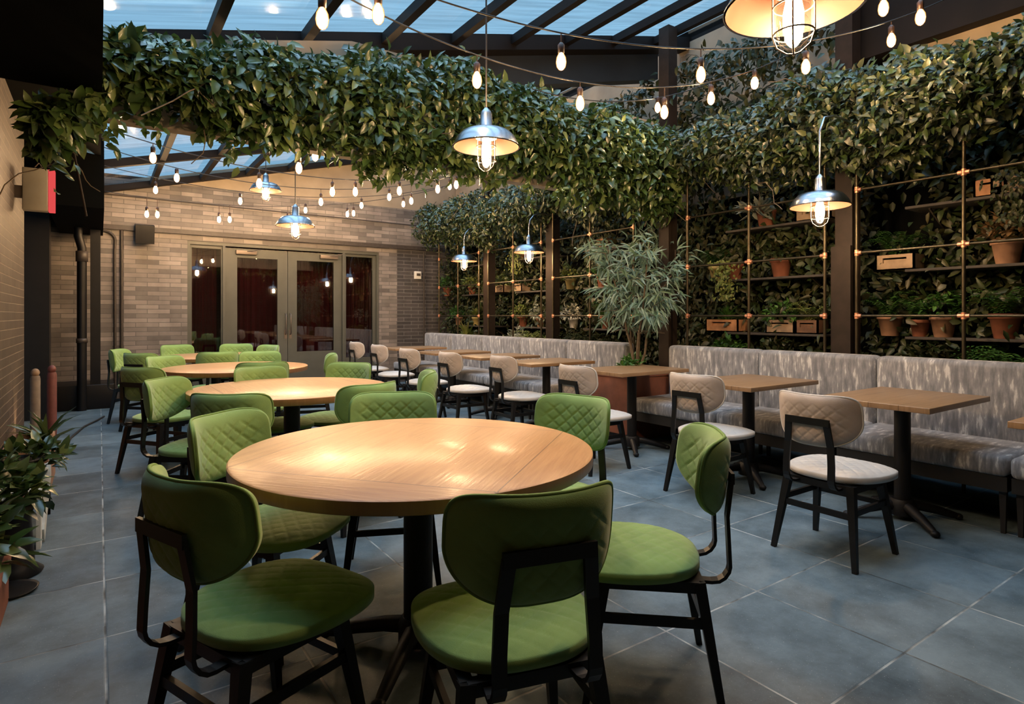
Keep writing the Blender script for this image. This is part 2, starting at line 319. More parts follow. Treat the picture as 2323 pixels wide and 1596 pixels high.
def npmesh(name, V, faces3, faces4, mat, parent=None, smooth=False):
    me = bpy.data.meshes.new(name); nv = len(V); n3, n4 = len(faces3), len(faces4)
    me.vertices.add(nv); me.vertices.foreach_set('co', V.astype(np.float32).ravel())
    li = np.concatenate([faces3.ravel(), faces4.ravel()]).astype(np.int32); me.loops.add(len(li)); me.loops.foreach_set('vertex_index', li)
    me.polygons.add(n3+n4); st = np.concatenate([np.arange(n3)*3, n3*3+np.arange(n4)*4]).astype(np.int32)
    me.polygons.foreach_set('loop_start', st); me.polygons.foreach_set('use_smooth', np.full(n3+n4, smooth))
    me.update(calc_edges=True); me.validate(); me.materials.append(M[mat] if isinstance(mat, str) else mat)
    o = bpy.data.objects.new(name, me); C.objects.link(o)
    if parent: o.parent = parent
    return o
def nrm(a): return a/np.maximum(np.linalg.norm(a, axis=1, keepdims=True), 1e-6)
def leaves(name, P, D, U, L, W, mat, parent=None, curl=.18, fold=.12):
    P, D, U = np.asarray(P, float), nrm(np.asarray(D, float)), np.asarray(U, float)
    S = nrm(np.cross(D, U)); U = np.cross(S, D); n = len(P); L = np.broadcast_to(L, n); W = np.broadcast_to(W, n)
    T = np.array([(0, 0, 0), (.33, 0, 0), (.68, 0, -curl*.35), (1, 0, -curl), (.30, .46, fold), (.30, -.46, fold), (.66, .36, fold*.6-curl*.35), (.66, -.36, fold*.6-curl*.35)])
    V = P[:, None]+D[:, None]*(T[None, :, 0:1]*L[:, None, None])+S[:, None]*(T[None, :, 1:2]*W[:, None, None])+U[:, None]*(T[None, :, 2:3]*L[:, None, None])
    b = (np.arange(n)*8)[:, None, None]
    f3 = (b+np.array([(0, 1, 4), (0, 5, 1), (2, 3, 6), (2, 7, 3)])[None]).reshape(-1, 3)
    f4 = (b+np.array([(1, 2, 6, 4), (1, 5, 7, 2)])[None]).reshape(-1, 4)
    return npmesh(name, V.reshape(-1, 3), f3, f4, mat, parent, True)

def tag(o, label=None, cat=None, group=None, kind=None):
    if label: o['label'] = label
    if cat: o['category'] = cat
    if group: o['group'] = group
    if kind: o['kind'] = kind
    return o
def empty(name, loc=(0, 0, 0), rz=0):
    o = bpy.data.objects.new(name, None); C.objects.link(o); o.location = loc; o.rotation_euler = (0, 0, rz); o.empty_display_size = .1; return o
def dup(root, loc, rz, label, group=None):
    r = root.copy(); C.objects.link(r); r.location = loc; r.rotation_euler = (0, 0, rz); r['label'] = label
    if group: r['group'] = group
    for ch in list(root.children):
        c = ch.copy(); C.objects.link(c); c.parent = r
        for g in ch.children:
            d = g.copy(); C.objects.link(d); d.parent = c
    return r
def S(o): o['kind'] = 'structure'; return o

# ------------------------------------------------------------------ setting
WY, WX, LX = 10.6, 5.95, -.57
rz_ = lambda x: 3.13+.255*x           # roof height
S(MB().box(-1.6, 6.1, -4, 12.2, -.1, 0).build('floor', 'floor'))
# back wall around the door unit
dx0, dx1, dz = at_x(425, WY), at_x(860, WY), 2.44
b = MB(); b.box(-1.6, dx0, WY, WY+.25, 0, 3.3); b.box(dx1, 4.66, WY, WY+.25, 0, 3.3); b.box(dx0, dx1, WY, WY+.25, dz, 3.3)
b.box(4.66, 6.1, WY, WY+.25, 2.6, 3.3)
wb = S(b.build('wall_back', 'brick_back'))
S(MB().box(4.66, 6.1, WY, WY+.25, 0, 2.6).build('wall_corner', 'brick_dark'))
b = MB(); vs = [(-1.6, WY, 3.3), (6.1, WY, 3.3), (6.1, WY, rz_(6.1)), (-.0, WY, 3.3), (-1.6, WY, 3.3)]
b.add([(.4, WY+.02, 3.3), (6.1, WY+.02, 3.3), (6.1, WY+.02, rz_(6.1)+.05), (.4, WY+.02, 3.31), (.4, WY+.2, 3.3), (6.1, WY+.2, 3.3), (6.1, WY+.2, rz_(6.1)+.05), (.4, WY+.2, 3.31)],
      [(0, 1, 2, 3), (7, 6, 5, 4), (3, 2, 6, 7), (0, 4, 5, 1), (1, 5, 6, 2), (0, 3, 7, 4)])
S(b.build('wall_gable', 'plaster'))
S(MB().box(-1.6, 5.6, WY-.055, WY, 2.53, 2.60).build('trim_1', 'conduit'))
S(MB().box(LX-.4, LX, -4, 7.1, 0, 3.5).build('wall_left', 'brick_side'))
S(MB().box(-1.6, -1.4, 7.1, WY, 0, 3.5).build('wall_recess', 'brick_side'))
S(MB().box(-1.6, 6.1, -4.2, -4, 0, 4.7).build('wall_front', 'brick_dark'))
S(MB().box(WX, WX+.2, -4, WY+.25, 0, 4.75).build('wall_right', 'soffit'))
S(MB().box(5.93, WX, 2.0, WY, 2.6, 4.6).build('wall_right_plaster', 'plaster'))
S(MB().box(5.42, 5.93, -4, 2.3, 3.05, 3.42).build('wall_right_ledge', 'plaster'))
S(MB().box(5.30, 5.93, -4, 2.62, 3.42, 4.44).build('trim_2', 'roof_steel'))
# black soffit and headers at the left
S(MB().box(-1.6, .015, -4, 4.25, 2.55, 3.30).build('ceiling', 'soffit'))
S(MB().box(-1.6, .015, 4.25, 7.9, 3.0, 3.30).build('ceiling_2', 'soffit'))
S(MB().box(-.46, .045, 7.9, WY, 2.43, 3.30).build('trim_3', 'soffit'))
S(MB().box(-1.6, -.46, 7.9, WY, 2.9, 3.30).build('ceiling_3', 'soffit'))
S(MB().box(-.1, .015, 9.9, 10.02, .33, 2.43).build('trim_4', 'black'))
S(MB().box(-1.2, -.50, 9.2, 9.5, 0, 2.9).build('trim_5', 'black'))
S(MB().box(-.60, .17, 9.85, WY, 0, .33, .008).build('trim_6', 'black'))
S(MB().box(-1.4, -.60, 9.85, WY, 0, .33).build('trim_7', 'black'))
# middle header wall and cross beams
b = MB(); pf = [(.015, 2.5), (5.6, 2.5), (5.6, 3.40), (1.62, 3.40), (.015, rz_(0)-.13)]
b.add([(x, y, z) for y in (4.55, 4.66) for x, z in pf], [(0, 1, 2, 3, 4), (9, 8, 7, 6, 5)]+[(i, i+5, (i+1) % 5+5, (i+1) % 5) for i in range(5)])
S(b.build('wall_middle', 'plaster'))
def slab(x0, x1, y0, y1, lo, hi):      # a beam that follows the roof pitch
    return MB().add([(x0, y0, rz_(x0)+lo), (x1, y0, rz_(x1)+lo), (x1, y0, rz_(x1)+hi), (x0, y0, rz_(x0)+hi), (x0, y1, rz_(x0)+lo), (x1, y1, rz_(x1)+lo), (x1, y1, rz_(x1)+hi), (x0, y1, rz_(x0)+hi)],
                    [(0, 1, 2, 3), (7, 6, 5, 4), (3, 2, 6, 7), (0, 4, 5, 1), (1, 5, 6, 2), (0, 3, 7, 4)])
S(slab(.0, 6.0, 4.78, 4.95, -.13, .02).build('trim_8', 'roof_steel'))
S(slab(2.2, 5.6, 4.99, 5.15, -.42, -.10).build('trim_9', 'beam_blue'))
S(slab(.0, 6.0, 8.72, 8.80, -.10, .0).build('trim_10', 'roof_steel'))
S(slab(.0, 6.0, WY-.12, WY, -.09, .0).build('trim_11', 'roof_steel'))
S(slab(.0, 6.0, 1.0, 1.12, -.13, .02).build('trim_12', 'roof_steel')); S(slab(.0, 6.1, -4.0, 1.1, -.0, .06).build('ceiling_6', 'soffit')); S(slab(.0, 1.66, 1.12, 2.1, .03, .08).build('skylight_blocker', 'soffit'))  # last slab: unseen opaque patch over the glass, added to darken the near-left foreground
# skylights
mull = [.66+.665*i for i in range(9)]
for nm, y0, y1 in (('window_3', 1.1, 4.78), ('window_4', 4.95, WY)):
    w = empty(nm, (0, y0, rz_(0))); S(w)
    xs = [0.0]+mull
    for i, x in enumerate(mull):
        b = MB(); zz = rz_(x)-rz_(0)
        b.box(x-.032, x+.032, 0, y1-y0, zz-.085, zz+.0)
        o = b.build('mullion', 'roof_steel', w)
    for x0, x1 in zip(xs[:-1], xs[1:]):
        za, zb = rz_(x0)-rz_(0), rz_(x1)-rz_(0); b = MB()
        b.add([(x0, 0, za+.005), (x1, 0, zb+.005), (x1, y1-y0, zb+.005), (x0, y1-y0, za+.005)], [(0, 1, 2, 3)])
        b.build('pane', 'rglass', w)
S(slab(5.98, 6.1, -4, WY, -.3, .03).build('trim_13', 'roof_steel'))
# steel columns of the plant wall
for i, (y, top) in enumerate(((.30, 4.4), (2.48, 4.45), (4.42, 4.45), (6.47, 4.45), (8.12, 4.45))):
    S(MB().box(5.13, 5.27, y, y+.14, 0, top).build('trim_%d' % (14+i), 'brown_steel'))
S(MB().box(5.08, 5.12, 2.47, 2.63, 0, 1.84).build('trim_19', 'brown_steel'))
# roof boundary over the black soffit, so no light leaks
S(MB().box(-1.7, .0, -4, WY+.2, 3.30, 3.36).build('ceiling_4', 'soffit'))
S(MB().box(-1.6, 6.1, 12.0, 12.2, 0, 3.3).build('wall_interior', 'dark_room'))
S(MB().box(-1.6, 6.1, WY+.25, 12.2, 3.3, 3.4).build('ceiling_5', 'dark_room'))
S(MB().box(-1.7, -1.6, WY, 12.2, 0, 3.3).build('wall_interior_left', 'dark_room'))
S(MB().box(6.1, 6.2, WY, 12.2, 0, 3.3).build('wall_interior_right', 'dark_room'))

# ------------------------------------------------------------------ door unit
X = lambda px: at_x(px, WY)
def frame_rect(b, x0, x1, z0, z1, y0, y1, l, r, bt, tp):
    b.box(x0, x0+l, y0, y1, z0, z1); b.box(x1-r, x1, y0, y1, z0, z1); b.box(x0+l, x1-r, y0, y1, z0, z0+bt); b.box(x0+l, x1-r, y0, y1, z1-tp, z1)
def glazed(name, x0, x1, z0, z1, g0, g1, gz0, gz1, yy=WY+.07, handle=None, closer=None):
    w = empty(name, (x0, yy, z0)); S(w); b = MB(); b.v = []
    frame_rect(b, 0, x1-x0, 0, z1-z0, 0, .055, g0-x0, x1-g1, gz0-z0, z1-gz1); b.build('frame', 'doorpaint', w)
    MB().box(g0-x0, g1-x0, .022, .03, gz0-z0, gz1-z0).build('pane', 'pglass', w)
    if handle is not None:
        h = MB(); hx = handle-x0; h.tube([(hx, -.0, .92), (hx, -.05, .94), (hx, -.05, 1.26), (hx, 0, 1.28)], .010, 8); h.box(hx-.022, hx+.022, -.008, 0, .85, 1.0)
        h.build('handle', 'cage', w)
    if closer is not None:
        h = MB(); h.box(closer-x0-.16, closer-x0+.16, -.06, 0, z1-z0-.10, z1-z0-.03, .006); h.tube([(closer-x0, -.05, z1-z0-.05), (closer-x0+.2, -.16, z1-z0-.02)], .008, 6)
        h.build('door_closer', 'cage', w)
    return w
glazed('window_1', dx0+.04, X(506), .02, dz-.05, dx0+.07, X(503), .5, 2.34)
glazed('door_1', X(512), X(654.5), .02, dz-.07, X(540), X(632), .64, 2.22, handle=X(650), closer=X(560))
glazed('door_2', X(655.5), X(778), .02, dz-.07, X(676), X(760), .64, 2.22, handle=X(661), closer=X(748))
glazed('window_2', X(784), dx1-.04, .02, dz-.05, X(788), dx1-.10, .5, 2.34)
b = MB(); frame_rect(b, dx0, dx1, 0, dz, WY+.02, WY+.16, .04, .04, .02, .05); b.box(X(506), X(512), WY+.02, WY+.16, .02, dz-.05); b.box(X(778), X(784), WY+.02, WY+.16, .02, dz-.05)
S(b.build('trim_20', 'doorpaint'))
for x0, x1, lab in ((dx0+.02, X(500), 'wine red curtain behind the leftmost sidelight'), (X(512), X(645), 'wine red curtain behind the left door leaf'),
                    (X(660), X(775), 'wine red curtain behind the right door leaf'), (X(784), dx1, 'wine red curtain behind the rightmost sidelight')):
    n = 90; vs = []
    for j in range(2):
        for i in range(n+1):
            x = x0+(x1-x0)*i/n; y = WY+.42+.035*math.sin(i*.62)+.015*math.sin(i*1.7+1); vs.append((x, y, .02 if j == 0 else 2.5))
    tag(MB().add(vs, [(i, i+1, n+2+i, n+1+i) for i in range(n)], True).build('curtain', 'curtain'), lab, 'curtain', 'curtains behind the doors')

# ------------------------------------------------------------------ wall fittings
sp = empty('wall_speaker', (at_x(327, WY), WY, 2.36)); tag(sp, 'small black loudspeaker on the back brick wall left of the doors', 'speaker')
b = MB(); b.bar((0, -.06, .14), (0, -.24, .10), .24, .27, (0, .2, 1)); b.build('cabinet', 'black', sp)
MB().bar((0, 0, .14), (0, -.07, .14), .06, .1).build('bracket', 'cage', sp)
th = empty('wall_control', (at_x(946, WY), WY, 1.98)); tag(th, 'small white control box on the dark brick near the corner', 'control box')
MB().box(-.07, .07, -.05, 0, -.01, .14, .01).build('housing', 'whiteplastic', th); MB().box(-.03, .05, -.056, -.05, .05, .10).build('display', 'cage', th)
def conduit(lab, pts, r=.016):
    tag(MB().tube(pts, r, 8).build('conduit_pipe', 'conduit'), lab, 'conduit')
xc = at_x(276, WY)
conduit('straight dark conduit running down the brick left of the doors', [(xc, WY-.03, 2.52), (xc, WY-.03, 0)], .022)
xa = at_x(262, WY)
pts = [(at_x(236, WY), WY-.03, 2.50)]+[(at_x(236, WY)+.14*math.sin(a), WY-.03, 2.50-.14*(1-math.cos(a))) for a in (.4, .8, 1.2, 1.5)]+[(xa-.01, WY-.03, 2.2), (xa, WY-.03, 0)]
conduit('curved dark conduit bending down beside the black post', pts, .018)
conduit('thin dark conduit running along the top of the back brick wall', [(.05, WY-.02, 3.04), (5.5, WY-.02, 3.0)], .010)
conduit('thin upright conduit at the corner of the dark brick', [(4.66+.55, WY-.02, 0), (4.66+.55, WY-.02, 2.5)], .012)
dp = empty('drain_pipe', (-.19, 9.8, .0)); tag(dp, 'dark drain pipe with elbow standing in front of the black plinth wall', 'pipe')
b = MB(); b.tube([(0, 0, .0), (0, 0, 2.10)], .055, 14); b.tube([(0, 0, 2.08), (0, 0, 2.16), (-.02, 0, 2.24), (-.04, 0, 2.32), (-.04, 0, 2.43)], .05, 12)
b.build('pipe', 'black', dp); b = MB(); b.lathe([(.055, 1.98), (.068, 1.98), (.068, 2.12), (.055, 2.12)], n=16); b.build('coupling', 'conduit', dp); b = MB(); b.lathe([(.055, .9), (.064, .9), (.064, .96), (.055, .96)], n=16); b.build('coupling', 'conduit', dp)
tag(MB().tube([on_plan(150, 255, (-.4, 5), (0, 5)), on_plan(196, 490, (-.4, 5), (0, 5))], .008, 6).build('hanging_rod', 'brown_steel'), 'thin diagonal metal rod hanging from the vines at far left', 'rod')
ex = empty('exit_sign', (-.42, 6.35, 2.13)); tag(ex, 'white box sign with a glowing red side high on the left wall', 'sign')
MB().box(-.10, .07, -.05, .05, 0, .35, .008).build('housing', 'signbox', ex); MB().box(.071, .115, -.05, .05, .0, .35, .004).build('red_face', 'exitglow', ex)
MB().box(-.15, -.10, -.02, .02, .1, .2).build('bracket', 'cage', ex)

# ------------------------------------------------------------------ chairs
def sq(s, t, n):
    r = max(abs(s), abs(t))
    if r < 1e-6: return 0, 0
    q = (abs(s)**n+abs(t)**n)**(1/n); return s/q*r, t/q*r
def quilt(x, z, p=.066):
    a, b_ = (x*.9+z)/p, (x*.9-z)/p
    def g(v): f = abs(v-math.floor(v+.5)); return f
    e = min(g(a), g(b_))
    return -math.exp(-(e/.07)**2)+.35*min(e*4, 1)
def pad(NU, NV, fn_front, fn_back):
    vs, fs = [], []
    for fn in (fn_front, fn_back):
        for j in range(NV+1):
            for i in range(NU+1):
                vs.append(fn(-1+2*i/NU, -1+2*j/NV))
    W = NU+1; o = W*(NV+1)
    idx = lambda k, i, j: k*o+j*W+i
    for j in range(NV):
        for i in range(NU):
            fs.append((idx(0, i, j), idx(0, i+1, j), idx(0, i+1, j+1), idx(0, i, j+1)))
            fs.append((idx(1, i, j), idx(1, i, j+1), idx(1, i+1, j+1), idx(1, i+1, j)))
    ring = [(i, 0) for i in range(NU)]+[(NU, j) for j in range(NV)]+[(i, NV) for i in range(NU, 0, -1)]+[(0, j) for j in range(NV, 0, -1)]
    for a in range(len(ring)):
        p, q = ring[a], ring[(a+1) % len(ring)]
        fs.append((idx(0, *p), idx(1, *p), idx(1, *q), idx(0, *q)))
    return vs, fs, [vs[idx(0, *p)] for p in ring], [vs[idx(1, *p)] for p in ring]
BA, BH, BZ = .216, .128, .724        # backrest half width, half height, centre height
def back_pt(s, t, side):
    tt = min(1, max(0, (t+.3)/.9)); x, z = sq(s, t, 3.0+2.3*tt*tt*(3-2*tt))
    w = 1-.15*max(0, -z)**1.4
    X_, Z_ = x*BA*w, z*BH
    r = max(abs(s), abs(t)); th = .021*(1-r**7)+.010
    y = -.232-.11*(Z_)/1.0*1.2+.094*abs(X_/BA)**2.9
    zt, xt = min(1, max(0, (.72-Z_/BH)/.25)), min(1, max(0, (.92-abs(X_/BA))/.2))
    q = quilt(X_, Z_, .060)*.0038*(1-r**8)*zt*xt*(1 if side > 0 else .7)
    Z_ += .012*(x**2)*(1 if z > 0 else 0)*z
    return (X_, y+side*(th+q), BZ+Z_)
def seat_pt(s, t, side):
    x, y = sq(s, t, 3.0 if t > 0 else 2.6)
    w = 1-.10*max(0, -y)
    X_, Y_ = x*.246*w, y*.243+.070
    r = max(abs(s), abs(t))
    if side > 0: z = .438+.026*(1-r**5)-.008*max(0, y)**2+.004*x*x+quilt(X_, Y_)*.0032*(1-r**8)
    else: z = .412-.014*(1-r**4)
    return (X_, Y_, z)
def make_chair(name, seatm, backm, weltm):
    t = empty(name)
    vs, fs, ra, rb = pad(64, 64, lambda s, q: seat_pt(s, q, 1), lambda s, q: seat_pt(s, q, -1)); st = MB().add(vs, fs, True).build('seat', seatm, t)
    vs, fs, ra, rb = pad(72, 56, lambda s, q: back_pt(-s, q, 1), lambda s, q: back_pt(-s, q, -1)); bk = MB().add(vs, fs, True).build('backrest', backm, t)
    mid = [((a[0]+b_[0])/2*1.008, (a[1]+b_[1])/2-.004, BZ+((a[2]+b_[2])/2-BZ)*1.012) for a, b_ in zip(ra, rb)][::2]
    MB().tube(mid, .0055, 6, closed=True).build('piping', weltm, bk)
    for sx in (-1, 1):
        for sy in (-1, 1):
            b = MB(); b.bar((sx*.165, sy*.15, .40), (sx*.215, sy*.215, 0), .040, .036, (0, 1, 0), .024, .022)
            b.build('leg', 'chair_wood', t)
    b = MB(); zz = .255; kx, ky = .1835+.002, .1735+.001
    b.bar((-kx, -ky, zz), (kx, -ky, zz), .016, .030); b.bar((-kx, ky, zz+.01), (kx, ky, zz+.01), .016, .026)
    b.bar((-kx, -ky, zz+.02), (-kx, ky, zz+.02), .016, .030); b.bar((kx, -ky, zz+.02), (kx, ky, zz+.02), .016, .030); b.build('stretcher', 'chair_wood', t)
    b = MB(); b.bar((-.165, -.15, .385), (-.165, .15, .385), .035, .035); b.bar((.165, -.15, .385), (.165, .15, .385), .035, .035)
    b.bar((-.165, -.15, .385), (.165, -.15, .385), .03, .035); b.bar((-.165, .15, .385), (.165, .15, .385), .03, .035); b.build('seat_frame', 'chair_wood', t)
    # flat steel frame that carries the backrest
    b = MB(); path = []
    for k in range(1):
        for sx in (-1, 1):
            p = [(.105, -.08, .385), (.115, -.197, .385)]+[(.118, -.197-.058*math.sin(a), .385+.058*(1-math.cos(a))) for a in (.4, .8, 1.2, 1.5)]
            p += [(.118, -.252, .50), (.112, -.248, .60), (.099, -.266, .725)]
            pl = [Vector((sx*a, b1, c)) for a, b1, c in p]; w, h = .034, .011; vs = []
            for i, q in enumerate(pl):
                d = (pl[min(i+1, len(pl)-1)]-pl[max(i-1, 0)]).normalized(); xx = Vector((1, 0, 0)); yy = d.cross(xx).normalized()
                vs += [q-xx*w/2-yy*h/2, q+xx*w/2-yy*h/2, q+xx*w/2+yy*h/2, q-xx*w/2+yy*h/2]
            fs = [(i*4+j, i*4+(j+1) % 4, i*4+4+(j+1) % 4, i*4+4+j) for i in range(len(pl)-1) for j in range(4)]+[(3, 2, 1, 0), tuple(len(vs)-4+j for j in range(4))]
            b.add(vs, fs)
    b.bar((-.115, -.267, .722), (.115, -.267, .722), .011, .036); b.build('back_frame', 'chair_metal', t)
    return t
green0 = make_chair('dining_chair', 'green', 'green', 'green_pipe')
tag(green0, 'x', 'chair')
pale0 = make_chair('dining_chair', 'white_v', 'beige_v', 'white_v'); tag(pale0, 'x', 'chair')
def place(proto, first, M_, n, off, label, group):
    L = math.hypot(*n); n = (n[0]/L, n[1]/L)
    loc = (M_[0]+n[0]*off, M_[1]+n[1]*off, 0); rz = math.atan2(-n[0], n[1])
    if first: proto.location = loc; proto.rotation_euler = (0, 0, rz); proto['label'] = label; proto['group'] = group; return proto
    return dup(proto, loc, rz, label, group)
GR = [
 ((.20, 1.75), (.93, .37), 'green quilted chair nearest the bottom left corner, its back turned to the camera'),
 ((.43, 2.69), (.66, -.75), 'green quilted chair at the left rim of the nearest round table, quilted front showing'),
 ((1.26, 2.915), (-.41, -.91), 'green chair facing the camera across the far rim of the nearest round table'),
 ((1.955, 2.28), (-.96, -.26), 'green diamond quilted chair at the right rim of the nearest round table'),
 ((1.735, 1.35), (-.74, .67), 'green chair seen from its side at the right front of the nearest round table'),
 ((.86, 1.14), (.26, .96), 'large green chair in the centre foreground showing its black back frame'),
 ((.35, 4.42), (.8, -.6), 'green chair left of the second round table with quilted front and black legs showing'),
 ((.56, 3.43), (.57, .82), 'green chair with its dark back to the camera before the second round table, left side'),
 ((1.04, 5.03), (.3, -.95), 'green chair at the far left rim of the second round table'),
 ((1.77, 5.0), (-.8, -.6), 'green chair at the far right rim of the second round table'),
 ((1.34, 3.44), (-.3, .95), 'green chair turned to the second round table, just behind the nearest table\'s far chair'),
 ((1.96, 3.95), (-.9, .4), 'green chair seen edge-on at the right side of the second round table'),
 ((.27, 5.57), (.8, .6), 'green chair with its back to the camera left of the third round table'),
 ((.53, 6.9), (.6, -.8), 'green chair at the far left of the third round table, front showing'),
 ((1.18, 5.55), (.1, 1), 'green chair back barely showing at the near rim of the third round table'),
 ((2.02, 6.36), (-.95, .3), 'green chair seen edge-on right of the third round table'),
 ((1.5, 7.2), (-.2, -1), 'green chair at the far rim of the third round table'),
 ((1.1, 7.4), (0, 1), 'dark-sided green chair at the near rim of the farthest round table'),
 ((.2, 8.6), (.9, -.4), 'leftmost green chair of all, beside the black plinth'),
 ((.36, 7.65), (.7, .7), 'green chair with its dark back to the camera near the black plinth'),
 ((.88, 9.45), (.3, -.95), 'green chair against the brick wall, farthest left behind the farthest round table'),
 ((1.62, 9.3), (-.3, -.95), 'green chair before the left sidelight behind the farthest round table'),
 ((1.93, 8.7), (-.9, -.4), 'small green chair at the right of the farthest round table'),
]
for i, (m_, n_, lab) in enumerate(GR): place(green0, i == 0, m_, n_, .185, lab, 'green chairs round the round tables')
WH = [
 ((3.07, 1.67), (1, 0), 'pale quilted chair nearest the camera, standing apart on the right of the floor'),
 ((3.40, 2.71), (1, .06), 'second pale quilted chair from the camera in the row by the bench'),
 ((3.20, 3.73), (1, .0), 'third pale chair from the camera, behind the green diamond quilted chair'),
 ((3.36, 5.05), (1, -.03), 'fourth pale chair from the camera in the row by the bench'),
 ((3.20, 5.87), (1, .0), 'fifth pale chair from the camera in the row by the bench'),
 ((3.14, 6.80), (1, .04), 'sixth pale chair from the camera in the row by the bench'),
 ((3.22, 7.95), (1, .0), 'second farthest pale chair in the row, near the right door leaf'),
 ((3.28, 9.0), (1, .0), 'farthest pale chair of the row, right in front of the doors'),
]
for i, (m_, n_, lab) in enumerate(WH): place(pale0, i == 0, m_, n_, .185, lab, 'pale chairs along the bench')

# ------------------------------------------------------------------ tables
def cross_base(b, r=.34, n=4, rot=PI/4):
    for k in range(n):
        a = rot+2*PI*k/n; c, s_ = math.cos(a), math.sin(a)
        pts = [(c*q*r, s_*q*r, z) for q, z in ((.10, .085), (.35, .078), (.65, .055), (.9, .03), (1.0, .022))]
        b.tube(pts, [.034, .030, .026, .022, .016], 8)
        b.sphere((c*r, s_*r, .02), .026, .026, .02, 8, 6)
    b.lathe([(.075, .03), (.075, .10), (.06, .125)], n=20, cap0=True, cap1=True)
RT, RR = .76, .66
def round_table():
    t = empty('round_table')
    b = MB(); b.lathe([(1e-4, RT), (RR-.006, RT), (RR, RT-.004)], n=128); top = b.build('tabletop', 'table_round', t)
    b = MB(); b.lathe([(RR, RT-.004), (RR, RT-.040), (RR-.006, RT-.045), (1e-4, RT-.045)], n=128); b.build('table_edge', 'table_edge', top)
    MB().lathe([(.055, .08), (.055, RT-.05)], n=24).build('pedestal', 'base', t)
    b = MB(); cross_base(b, .38); b.build('base', 'base', t)
    b = MB(); b.box(-.30, .30, -.03, .03, RT-.065, RT-.046); b.box(-.03, .03, -.30, .30, RT-.065, RT-.046); b.build('top_bracket', 'base', t)
    return t
rt0 = round_table(); tag(rt0, 'x', 'table', 'round oak tables')
RTL = [((1.0, 2.08), 'nearest and largest-looking round oak table, lamplight shining on its top'),
       ((1.12, 4.36), 'second round oak table from the camera'),
       ((1.12, 6.40), 'third round oak table from the camera'),
       ((1.22, 8.38), 'farthest round oak table, in front of the door unit')]
for i, ((x, y), lab) in enumerate(RTL):
    if i == 0: rt0.location = (x, y, 0); rt0['label'] = lab
    else: dup(rt0, (x, y, 0), .9*i, lab)
def square_table():
    t = empty('square_table')
    MB().box(-.44, .44, -.315, .315, RT-.032, RT, .003).build('tabletop', 'table_sq', t)
    MB().lathe([(.045, .08), (.045, RT-.04)], n=20).build('pedestal', 'base', t)
    b = MB(); cross_base(b, .33, 4, PI/4+.1); b.build('base', 'base', t)
    b = MB(); b.box(-.2, .2, -.03, .03, RT-.05, RT-.033); b.box(-.03, .03, -.2, .2, RT-.05, RT-.033); b.build('top_bracket', 'base', t)
    return t
st0 = square_table(); tag(st0, 'x', 'table', 'rectangular tables along the bench')
STL = [(4.12, 1.69, 'nearest whole rectangular table by the bench, beside the foremost pale chair'),
       (4.16, 2.79, 'second rectangular table by the bench, counted from the nearest whole one'),
       (4.16, 4.03, 'rectangular table in front of the terracotta tree planter'),
       (4.10, 5.27, 'rectangular table just beyond the terracotta tree planter'),
       (4.16, 6.35, 'rectangular table by the far bench, fourth from the back wall'),
       (4.12, 7.45, 'rectangular table by the far bench, second from the back wall'),
       (4.12, 8.75, 'farthest rectangular table, beside the dark brick corner'),
       (3.99, .69, 'rectangular table cut off by the right edge of the photo')]
for i, (x, y, lab) in enumerate(STL):
    if i == 0: st0.location = (x, y, 0); st0['label'] = lab
    else: dup(st0, (x, y, 0), 0, lab)

# ------------------------------------------------------------------ banquette sections
def bench(y0, y1, lab):
    t = empty('banquette_section', (4.25, y0, 0)); tag(t, lab, 'bench', 'upholstered bench sections'); w = y1-y0
    MB().box(0, .62, .006, w-.006, .335, .455, .03).build('seat_cushion', 'fabric', t)
    MB().box(.60, .77, .004, w-.004, .40, .955, .04).build('back_cushion', 'fabric', t)
    MB().box(.02, .76, .01, w-.01, .25, .335).build('frame', 'dark_frame', t)
    for x in (.07, .72):
        for y in (.04, w-.04): MB().bar((x, y, .25), (x, y, 0), .035, .035, (0, 1, 0), .022, .022).build('leg', 'dark_frame', t)
NB = [.2, 1.2, 2.18, 3.17, 4.2]
for a, b_, lab in zip(NB[:-1], NB[1:], ('grey streaked bench section cut off at the right edge of the photo', 'grey streaked bench section behind the nearest rectangular table',
        'grey streaked bench section left of the brown steel column', 'grey streaked bench section just right of the terracotta tree planter')): bench(a, b_, lab)
FB = [4.80, 5.84, 6.85, 7.86, 8.84, 9.85]
for a, b_, lab in zip(FB[:-1], FB[1:], ('grey streaked bench section just left of the bushy silver-leaved tree', 'far bench section second left from the silver-leaved tree',
        'middle section of the far grey bench', 'far grey bench section, second from the brick corner', 'farthest grey bench section, ending by the brick corner')): bench(a, b_, lab)

